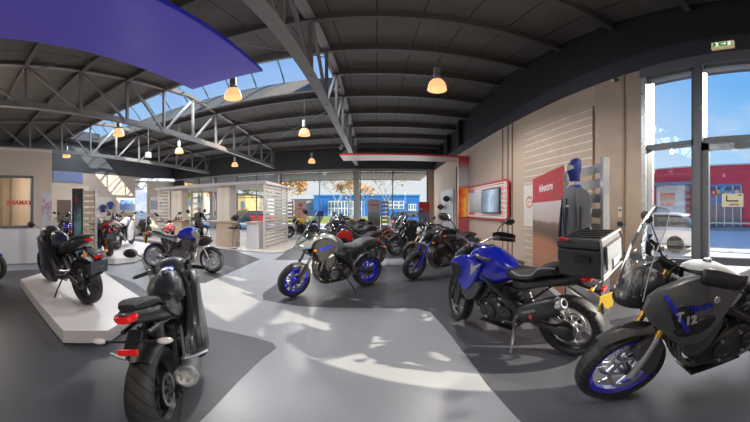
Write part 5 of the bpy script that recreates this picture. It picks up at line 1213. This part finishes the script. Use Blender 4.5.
# shirts hanging on the west wall display
def wpt(px, X=16.2): a = (px-X0)/S_; return X/math.tan(-a)
def wz(px, py, X=16.2): a = (px-X0)/S_; return EYE+math.tan((H0-py)/S_)*X/math.sin(-a)
def wboard(name, label, cat, px0, px1, pyt, pyb, m, r_=None, out=.06):
    y0, y1 = wpt(px0), wpt(px1); pm_ = (px0+px1)/2; z1, z0 = wz(pm_, pyt), wz(pm_, pyb); r = empty(name, (XW+.035, (y0+y1)/2, (z0+z1)/2)); tag(r, label, cat)
    MB().prism(rrect(abs(y1-y0), z1-z0, r_ or .02), -.03, .03).build('board_body', m, r, frame_M((0, 0, 0), (0, 1, 0)), flat=True); r['w'] = abs(y1-y0); r['h'] = z1-z0
    return r
WWM = frame_M((0, 0, 0), (0, 1, 0))
s_b = wboard('shirt_board', 'cream wall board with blue shirts hanging on it', 'board', 97, 112, 197, 217, M_cream)
sc1 = wboard('wall_screen', 'rounded cream wall panel framing a blue screen on the left wall', 'screen', 117, 137, 197, 213, M_cream, .18)
q = MB().box((0, 0, .05), (sc1['w']*.66, sc1['h']*.62, .05)).build('screen_picture', rampmat('screen_blue', [(0, (.05, .10, .25)), (.5, (.12, .22, .42)), (1, (.30, .42, .62))], 'X', -1, 1, 2, .6, emis=.3), sc1, WWM, flat=True)
sc2 = wboard('wall_screen', 'rounded grey wall panel with a grey screen right of the white portal', 'screen', 150, 163, 197, 213, M_cream, .15)
MB().box((0, 0, .05), (sc2['w']*.8, sc2['h']*.55, .05)).build('screen_picture', mat('screen_grey', (.25, .28, .34), .3), sc2, WWM, flat=True)
def shirt(px, py, s, lab, m):
    r = empty('shirt', (XW+.24, wpt(px), wz(px, py)), 0); tag(r, lab, 'shirt')
    torso([(-.42*s, .05, .24*s, 0, 0), (0, .06, .25*s, 0, 0), (.25*s, .05, .24*s, 0, 0), (.34*s, .03, .10*s, 0, 0)], 'shirt_body', m, r)
    for t in (-1, 1): MB().tube([(0, t*.22*s, .24*s), (0, t*.36*s, .05*s), (0, t*.38*s, -.15*s)], .06*s, 8, 3).build('sleeve', m, r)
    MB().tube([(0, 0, .34*s), (0, 0, .48*s), (-.17, 0, .50*s)], .012, 6).build('hanger_hook', M_sil, r)
shirt(102, 208, .72, 'dark blue shirt hanging left of the other on the cream board', mat('shirt_navy', (.02, .03, .12), .8)); shirt(109.5, 205, .72, 'blue shirt hanging right of the other on the cream board', mat('shirt_blue', (.03, .06, .25), .8))
# white portal before the west wall
def ray(px, d): a = (px-X0)/S_; return Vector((d*math.sin(a), d*math.cos(a), 0))
wp = empty('white_portal', tuple(ray(141, 16.5)), -(141-X0)/S_); tag(wp, 'white portal arch whose header runs right to the service desk canopy', 'portal')
hw = 16.5*math.tan(6/S_); zt = EYE+16.5*math.tan((H0-181.5)/S_)
MB().box((0, 0, zt/2), (2*hw, .16, zt)).build('portal_column', mat('portal_white', (.46, .48, .52), .4), wp, flat=True)
MB().box((0, -.09, EYE+.35), (2*hw*.92, .02, 1.7)).build('portal_picture', rampmat('portal_rider', [(0, (.62, .68, .78)), (.35, (.20, .30, .52)), (.5, (.7, .76, .86)), (.8, (.5, .62, .82)), (1, (.72, .78, .88))], 'Z', .6, 2.6, 4, .8, emis=.3), wp, flat=True)
text('portal_lettering', 'MOTUL', .26, M_engs, wp, frame_M((0, -.09, EYE+1.42), (1, 0, 0)))
MB().box((.85, 0, zt+.08), (2.5, .5, .16)).build('portal_header', mat('portal_white', (.7, .7, .7)), wp, flat=True)
# window of the side bay, high on the west wall, and partition in the corridor
cw = wboard('bay_window', 'high blue-grey strip window at the corner behind the office wall', 'window', 53, 83, 171.5, 182, mat('window_blue_grey', (.22, .27, .42), .2), .02); cw['kind'] = 'structure'
pa = card('corridor_partition', 'pale partition wall with a doorway behind the white banner', 'partition', 53, 89, 186, 13.2, 0, M_cream, .12); pa['kind'] = 'structure'
dp = card('clothes_rack', 'dark and beige clothes hanging on a rail in the corridor at the left', 'clothes rack', 57, 71, 200, 12.0, .9, mat('rack_cloth', (.16, .12, .11), .8, bump=.4, bscale=12), .25)
MB().box((0, 0, .45), (.06, .3, .9)).build('rack_leg', M_steel, dp, flat=True)
# upright board signs by the front glass
def standee(px, d, w_, h_, m, lab, txt=None):
    p = ray(px, d); r = empty('standee', (p.x, p.y, 0), -(px-X0)/S_); tag(r, lab, 'display board'); MB().box((0, 0, h_/2), (w_, .05, h_)).build('board_body', m, r, flat=True)
    MB().box((0, 0, .03), (w_*.9, .4, .04)).build('board_foot', M_steel, r, flat=True)
    if txt: text('board_lettering', txt[0], txt[1], M_redp, r, frame_M((0, -.03, txt[2]), (1, 0, 0)), bold=.004)
    return r
M_std = mat('standee_grey', (.42, .36, .34), .5)
st = standee(300.5, 15.8, .72, 2.05, M_std, 'grey standee with a round red emblem and orange picture by the front glass', ('YAMAHA', .13, 1.52))
MB().lathe([(1e-5, .01), (.11, .01), (.12, 0)], (0, -.028, 1.76), (0, -1, 0), 20).build('round_emblem', M_redp, st); MB().box((0, -.03, 1.12), (.68, .01, .5)).build('orange_print', rampmat('orange_print', [(0, (.5, .2, .12)), (.5, (.6, .28, .18)), (1, (.6, .3, .2))], 'Z', -.2, .2, 6, .5), st, Matrix.Translation((0, 0, 0)), flat=True)
st = standee(375-1, 15.4, .72, 2.05, M_std, 'grey standee with small red lettering and a dark picture right of the column', ('YAMAHA', .13, 1.75))
MB().box((0, -.03, .95), (.68, .01, .8)).build('landscape_print', rampmat('green_print', [(0, (.06, .07, .07)), (.5, (.12, .14, .14)), (1, (.3, .31, .32))], 'Z', .5, 1.4, 5, .6), st, flat=True)
slatwall('slatted_board', 'brown wooden slatted board beside the right standee at the glass', ray(381.5, 15.2), ray(388, 15.2), .0, 2.0, 9, mat('wood_brown', (.36, .22, .14), .5), .11)
slatwall('slatted_board', 'brown wooden slatted board left of the emblem standee at the glass', ray(287, 15.9), ray(293, 15.9), .0, 2.0, 9, mat('wood_brown', (.36, .22, .14), .5), .11)

# ---------------- outside ----------------
M_asph = mat('asphalt', (.62, .62, .64), .85, noise=.15, nscale=30, coords='Object')
tag(B2(-140, 90, -60, 120, -.30, -.13).build('ground', M_asph, flat=True), kind='structure')
tag(B2(-80, 60, 30, 58, -.13, -.08).build('lawn', mat('grass', (.30, .34, .06), .9, noise=.4, nscale=12), flat=True), 'yellow-green lawn strip between the street and the blue building', 'lawn', kind='stuff')
struct(B2(19, 22.8, -30, 34, -.13, -.04), 'pavement', mat('paving', (.34, .33, .33), .8, noise=.1))
# canopy roof outside the front
cn = empty('canopy_roof', (-6, 19.1, 3.9)); tag(cn, 'beige boarded canopy soffit outside the north front', 'canopy', kind='structure')
MB().box((0, 0, 0), (19.0, 3.9, .08)).build('soffit', stripes('soffit_boards', (.50, .43, .35), (.26, .22, .18), 'X', .30, .8, .6), cn, flat=True)
MB().box((0, 1.97, .05), (19.1, .06, .26)).build('canopy_fascia', M_alu, cn, flat=True)
# blue building
bb = empty('building', (8, 66, 0)); tag(bb, 'long bright blue warehouse with white framed windows across the lawn', 'building')
M_bbl = stripes('blue_cladding', (.012, .16, .52), (.010, .12, .42), 'Z', .5, .9, .5)
def at_(px, py, d): a = (px-X0)/S_; return Vector((d*math.tan(a), d, EYE+math.tan((H0-py)/S_)*d/math.cos(a)))
x0b, x1b = at_(314, 0, 62).x, at_(419.5, 0, 62).x; ztb = at_(366, 194.5, 62).z
MB().box(((x0b+x1b)/2-8, 0, ztb/2-.1), (x1b-x0b, 8, ztb+.2)).build('building_walls', M_bbl, bb, flat=True)
MB().box(((x0b+x1b)/2-8, -4.1, ztb-.2), (x1b-x0b+.3, .3, .4)).build('roof_edge', mat('edge_blue2', (.01, .2, .6), .4), bb, flat=True)
for pa_, pb_, pt_, pbm in ((328, 338, 201, 216), (338.5, 348, 201, 216), (349, 362, 201, 216), (388.5, 404, 201, 209), (408, 416, 204, 216)):
    xa, xb = at_(pa_, 0, 62).x-8, at_(pb_, 0, 62).x-8; za, zb2 = max(.1, at_(pa_, pbm, 62).z), at_(pa_, pt_, 62).z
    wn = MB().box(((xa+xb)/2, -4.06, (za+zb2)/2), (xb-xa, .1, zb2-za)).build('building_window', M_whitep, bb, flat=True)
    n_ = 3
    for i in range(n_):
        for j in range(2):
            MB().box((xa+(xb-xa)*(i+.5)/n_, -4.12, za+(zb2-za)*(j+.5)/2), ((xb-xa)/n_-.25, .06, (zb2-za)/2-.22)).build('window_pane', mat('window_dark_blue', (.10, .20, .30), .15), wn, flat=True)
# pale houses and fence on the left beyond the glass
for k, (pa_, pb_, pt_, d, cc, lab) in enumerate(((170, 205, 190, 48, (.50, .46, .42), 'low pale brown building seen through the glass left of the desk'), (222, 246, 195, 42, (.55, .38, .18), 'ochre building seen through the desk opening'), (246, 268, 197, 50, (.42, .44, .50), 'grey building seen beside the slatted screen'), (292, 314, 199.5, 70, (.36, .38, .36), 'far dark roofed house left of the blue warehouse'))):
    A, Bv = at_(pa_, pt_, d), at_(pb_, pt_, d); h = empty('building', ((A.x+Bv.x)/2, d, -.078 if d < 58 else -.128)); tag(h, lab, 'building'); w2 = Bv.x-A.x; hh = A.z
    MB().box((0, 3, hh/2), (w2, 6, hh)).build('building_walls', mat('render_%s' % 'abcd'[k], cc, .7), h, flat=True); MB().box((0, 3, hh+.12), (w2+.5, 6.5, .25)).build('roof', M_engs, h, flat=True)
    for i in range(4): MB().box((w2*(-.375+.25*i), -.03, hh*.55), (w2*.13, .06, hh*.35)).build('building_window', mat('window_dark_blue', (.1, .2, .3)), h, flat=True)
def car(x_, y_, a, m, lab):
    r = empty('car', (x_, y_, -.13), a); tag(r, lab, 'car')
    MB().loft([(-2.1, .75, .35, .6), (-2.0, .95, .25, .80), (-1.0, 1.0, .22, .88), (.8, .95, .22, .88), (1.8, .80, .25, .82), (2.1, .62, .35, .6)], 3, 16, 4).build('car_body', m, r)
    MB().loft([(-1.9, 1.0, .9, .62), (-1.4, 1.38, .9, .68), (.0, 1.45, .9, .70), (.6, 1.25, .9, .68), (1.2, .95, .88, .66)], 3, 16, 4).build('car_windows', mat('car_glass', (.05, .07, .09), .1), r)
    MB().loft([(-1.45, 1.43, 1.36, .60), (-.9, 1.49, 1.38, .63), (.1, 1.48, 1.38, .62), (.4, 1.38, 1.33, .60)], 3, 14, 4).build('car_roof', m, r)
    for sx in (-1.3, 1.3):
        for sy in (-1, 1): MB().lathe([(.2, -.1), (.32, -.1), (.33, 0), (.32, .1), (.2, .1)], (sx, sy*.8, .33), (0, 1, 0), 18).build('car_wheel', M_tyre, r)
    return r
car(-17.5, 27, .1, mat('car_silver', (.55, .57, .6), .25, metal=.4), 'silver car parked outside behind the service desk')
car(-13.0, 28, 0, mat('car_darkred', (.3, .03, .03), .25), 'dark red car parked outside just left of the slatted screen')
car(3.5, 23.8, .3, mat('car_blue', (.02, .08, .3), .25), 'blue car standing outside beyond the right end of the north front')
car(9.5, 5.6, PI/2+.1, mat('car_white', (.7, .72, .74), .25), 'white car parked outside the east window before the red building')
# trees
M_bark = mat('bark', (.36, .33, .28), .9, noise=.3, nscale=20); M_leafo = mat('leaves_orange', (.62, .34, .12), .8, noise=.4, nscale=3); M_leafg = mat('leaves_olive', (.20, .24, .06), .8, noise=.4, nscale=3)
def tree(px, d, h, lab, leaf, nl, seed, spread=.36):
    rnd = random.Random(seed); p = at_(px, 209, d); r = empty('tree', (p.x, d, -.078)); tag(r, lab, 'tree'); tr_ = MB(); tips = []
    def grow(a, dr_, l, rad, dep):
        b = a+dr_*l; tr_.tube([a, (a+b)/2+Vector((rnd.uniform(-1, 1), rnd.uniform(-1, 1), 0))*l*.05, b], [rad, rad*.85, rad*.7], 4 if dep < 3 else 6)
        if dep == 0: tips.append(b); return
        if dep < 4: tips.append(b)
        for _ in range(3 if dep > 2 else 4):
            nd = (dr_+Vector((rnd.uniform(-1, 1), rnd.uniform(-1, 1), rnd.uniform(-.2, .6)))*.75).normalized(); grow(b, nd, l*rnd.uniform(.6, .85), rad*.6, dep-1)
    grow(Vector((0, 0, 0)), Vector((0, 0, 1)), h*.24, h*.010, 5)
    tr_.build('trunk', M_bark, r); lv = MB()
    for _ in range(nl):
        t = rnd.choice(tips)+Vector((rnd.gauss(0, 1), rnd.gauss(0, 1), rnd.gauss(0, 1)))*h*.035; s = h*rnd.uniform(.010, .022)
        a = Vector((rnd.uniform(-1, 1), rnd.uniform(-1, 1), rnd.uniform(-1, 1))).normalized(); b = a.orthogonal().normalized(); c_ = a.cross(b)
        lv.add([t+b*s, t+c_*s, t-b*s, t-c_*s], [(0, 1, 2, 3)])
    if nl: tag(lv.build('foliage', leaf, r, flat=True), kind='stuff')
tree(294, 36, 9, 'orange-leaved tree at the left edge of the open north glass', M_leafo, 1400, 3)
tree(337.5, 35, 9.5, 'tall bare tree with few leaves before the blue warehouse, left one', M_leafo, 250, 5)
tree(351, 50, 10, 'half-bare tree with orange leaves seen just left of the column', M_leafo, 800, 8)
tree(386, 37, 10, 'spreading bare tree before the blue warehouse right of the column', M_leafo, 200, 11)
tree(364, 57, 9, 'thin tree with sparse orange leaves behind the column', M_leafo, 350, 12)
tree(205, 34, 8, 'golden tree seen through the left part of the north front', M_leafo, 2600, 14)
tree(186, 40, 8, 'olive tree seen through the far left glass over the desk', M_leafg, 2400, 15)
tree(228, 52, 12, 'grey-green tree behind the tall desk cabinet', M_leafg, 900, 16)
tree(259, 32, 6.5, 'pale leafy tree above the slatted screen', M_leafg, 1000, 17)
# red building
RX = 22.8
def rp(px, py): a = (px-X0)/S_; return Vector((RX, RX/math.tan(a), EYE+math.tan((H0-py)/S_)*RX/math.sin(a)))
rb = empty('building', (RX, 8, -.13)); tag(rb, 'long red retail building across the street seen through the east glass', 'building')
MB().box((4, 4, 2.9), (8, 50, 5.5)).build('building_walls', stripes('red_cladding', (.80, .05, .10), (.70, .04, .08), 'Z', 2.6, .97, .5), rb, flat=True)
MB().box((-.05, 4, 5.62), (.2, 50, .12)).build('roof_edge', mat('edge_pale', (.6, .6, .62), .5), rb, flat=True)
ya, yb = rp(709, 200).y-8, rp(741.5, 200).y-8; zt_, zb_ = rp(725, 184.5).z+.13, .15
ft = MB().box((-.05, (ya+yb)/2, (zt_+zb_)/2), (.12, abs(ya-yb), zt_-zb_)).build('shop_front', mat('shop_blue', (.10, .24, .50), .3), rb, flat=True)
for i in range(4):
    for (za, zz) in ((.25, 2.05), (3.15, 3.65)):
        MB().box((-.13, yb+(ya-yb)*(i+.5)/4, (za+zz)/2), (.06, abs(ya-yb)/4-.14, zz-za)).build('shop_pane', mat('shop_glass', (.12, .14, .20), .1), ft, flat=True)
for i in range(5): MB().box((-.15, yb+(ya-yb)*i/4, 1.9), (.08, .09, 3.6)).build('white_mullion', M_whitep, ft, flat=True)
for px_, py_, r_, cc, ch in ((714.5, 193, .30, (.75, .03, .05), 'B'), (719.5, 192, .20, (.75, .65, .1), ''), (723.3, 190, .27, (.03, .35, .7), 'I'), (727, 193.5, .20, (.35, .6, .15), ''), (731, 193.5, .28, (.02, .30, .75), 'R'), (737.5, 192.5, .24, (.65, .5, .4), 'T')):
    p = rp(px_, py_); q = MB().lathe([(1e-5, .04), (r_*.95, .04), (r_, 0)], n=24, axis=(-1, 0, 0)).build('sign_disc', mat('disc_%d%d%d' % tuple(int(v*100) for v in cc), cc, .4), rb, Matrix.Translation((-.22, p.y-8, p.z+.13)))
    if ch: text('disc_letter', ch, r_*1.2, M_whitep, q, frame_M((-.045, 0, 0), (0, -1, 0)), bold=.012)
# white entrance block with red print and blue-grey canopy, left in the window
eb = empty('building', (20.6, 13.5, -.04)); tag(eb, 'white entrance block with a red print under a flat blue-grey canopy', 'building')
RX = 20.5; y1_, y0_ = rp(656, 200).y-13.5, rp(684, 200).y-13.5; RXt = rp(668, 186).z+.04
MB().box((.6, (y0_+y1_)/2, RXt/2), (1.2, abs(y1_-y0_), RXt)).build('building_walls', mat('render_white', (.72, .70, .68), .6), eb, flat=True)
MB().box((.4, (y0_+y1_)/2-.3, RXt+.12), (2.6, abs(y1_-y0_)+1.8, .24)).build('flat_canopy', mat('canopy_blue_grey', (.16, .24, .34), .5), eb, flat=True)
MB().box((-.03, (rp(660, 0).y+rp(674, 0).y)/2-13.5, RXt*.68), (.06, abs(rp(660, 0).y-rp(674, 0).y), RXt*.3)).build('red_print', rampmat('car_print', [(0, (.7, .5, .4)), (.4, (.65, .2, .12)), (.6, (.75, .55, .45)), (1, (.6, .1, .06))], 'Z', 1.4, 2.8, 3, .5), eb, flat=True)
for i in range(6): MB().box((.2, y0_-.55, .35+.5*i), (.08, .9, .26)).build('louvre_board', mat('louvre_red', (.45, .03, .05), .5), eb, flat=True)
# bike rail outside and the lined screen between window and door
rl = MB().tube([(12.0, 4.0, -.13), (12.0, 4.0, .75), (11.9, 3.8, .86), (11.6, -.2, .86), (11.6, -.4, .75), (11.6, -.4, -.13)], .045, 8).build('bike_rail', mat('rail_green_grey', (.30, .42, .36), .5)); tag(rl, 'pale green tubular rail outside the glass door', 'rail')
lf = MB().tube([(0, 0, 0), (.0, -.05, .30), (0, -.16, .10)], .03, 6).build('rail_marker', mat('marker_orange', (.8, .4, .03), .5)); lf.location = (11.62, 1.6, .60); tag(lf, 'orange marker hanging on the tubular rail', 'marker')
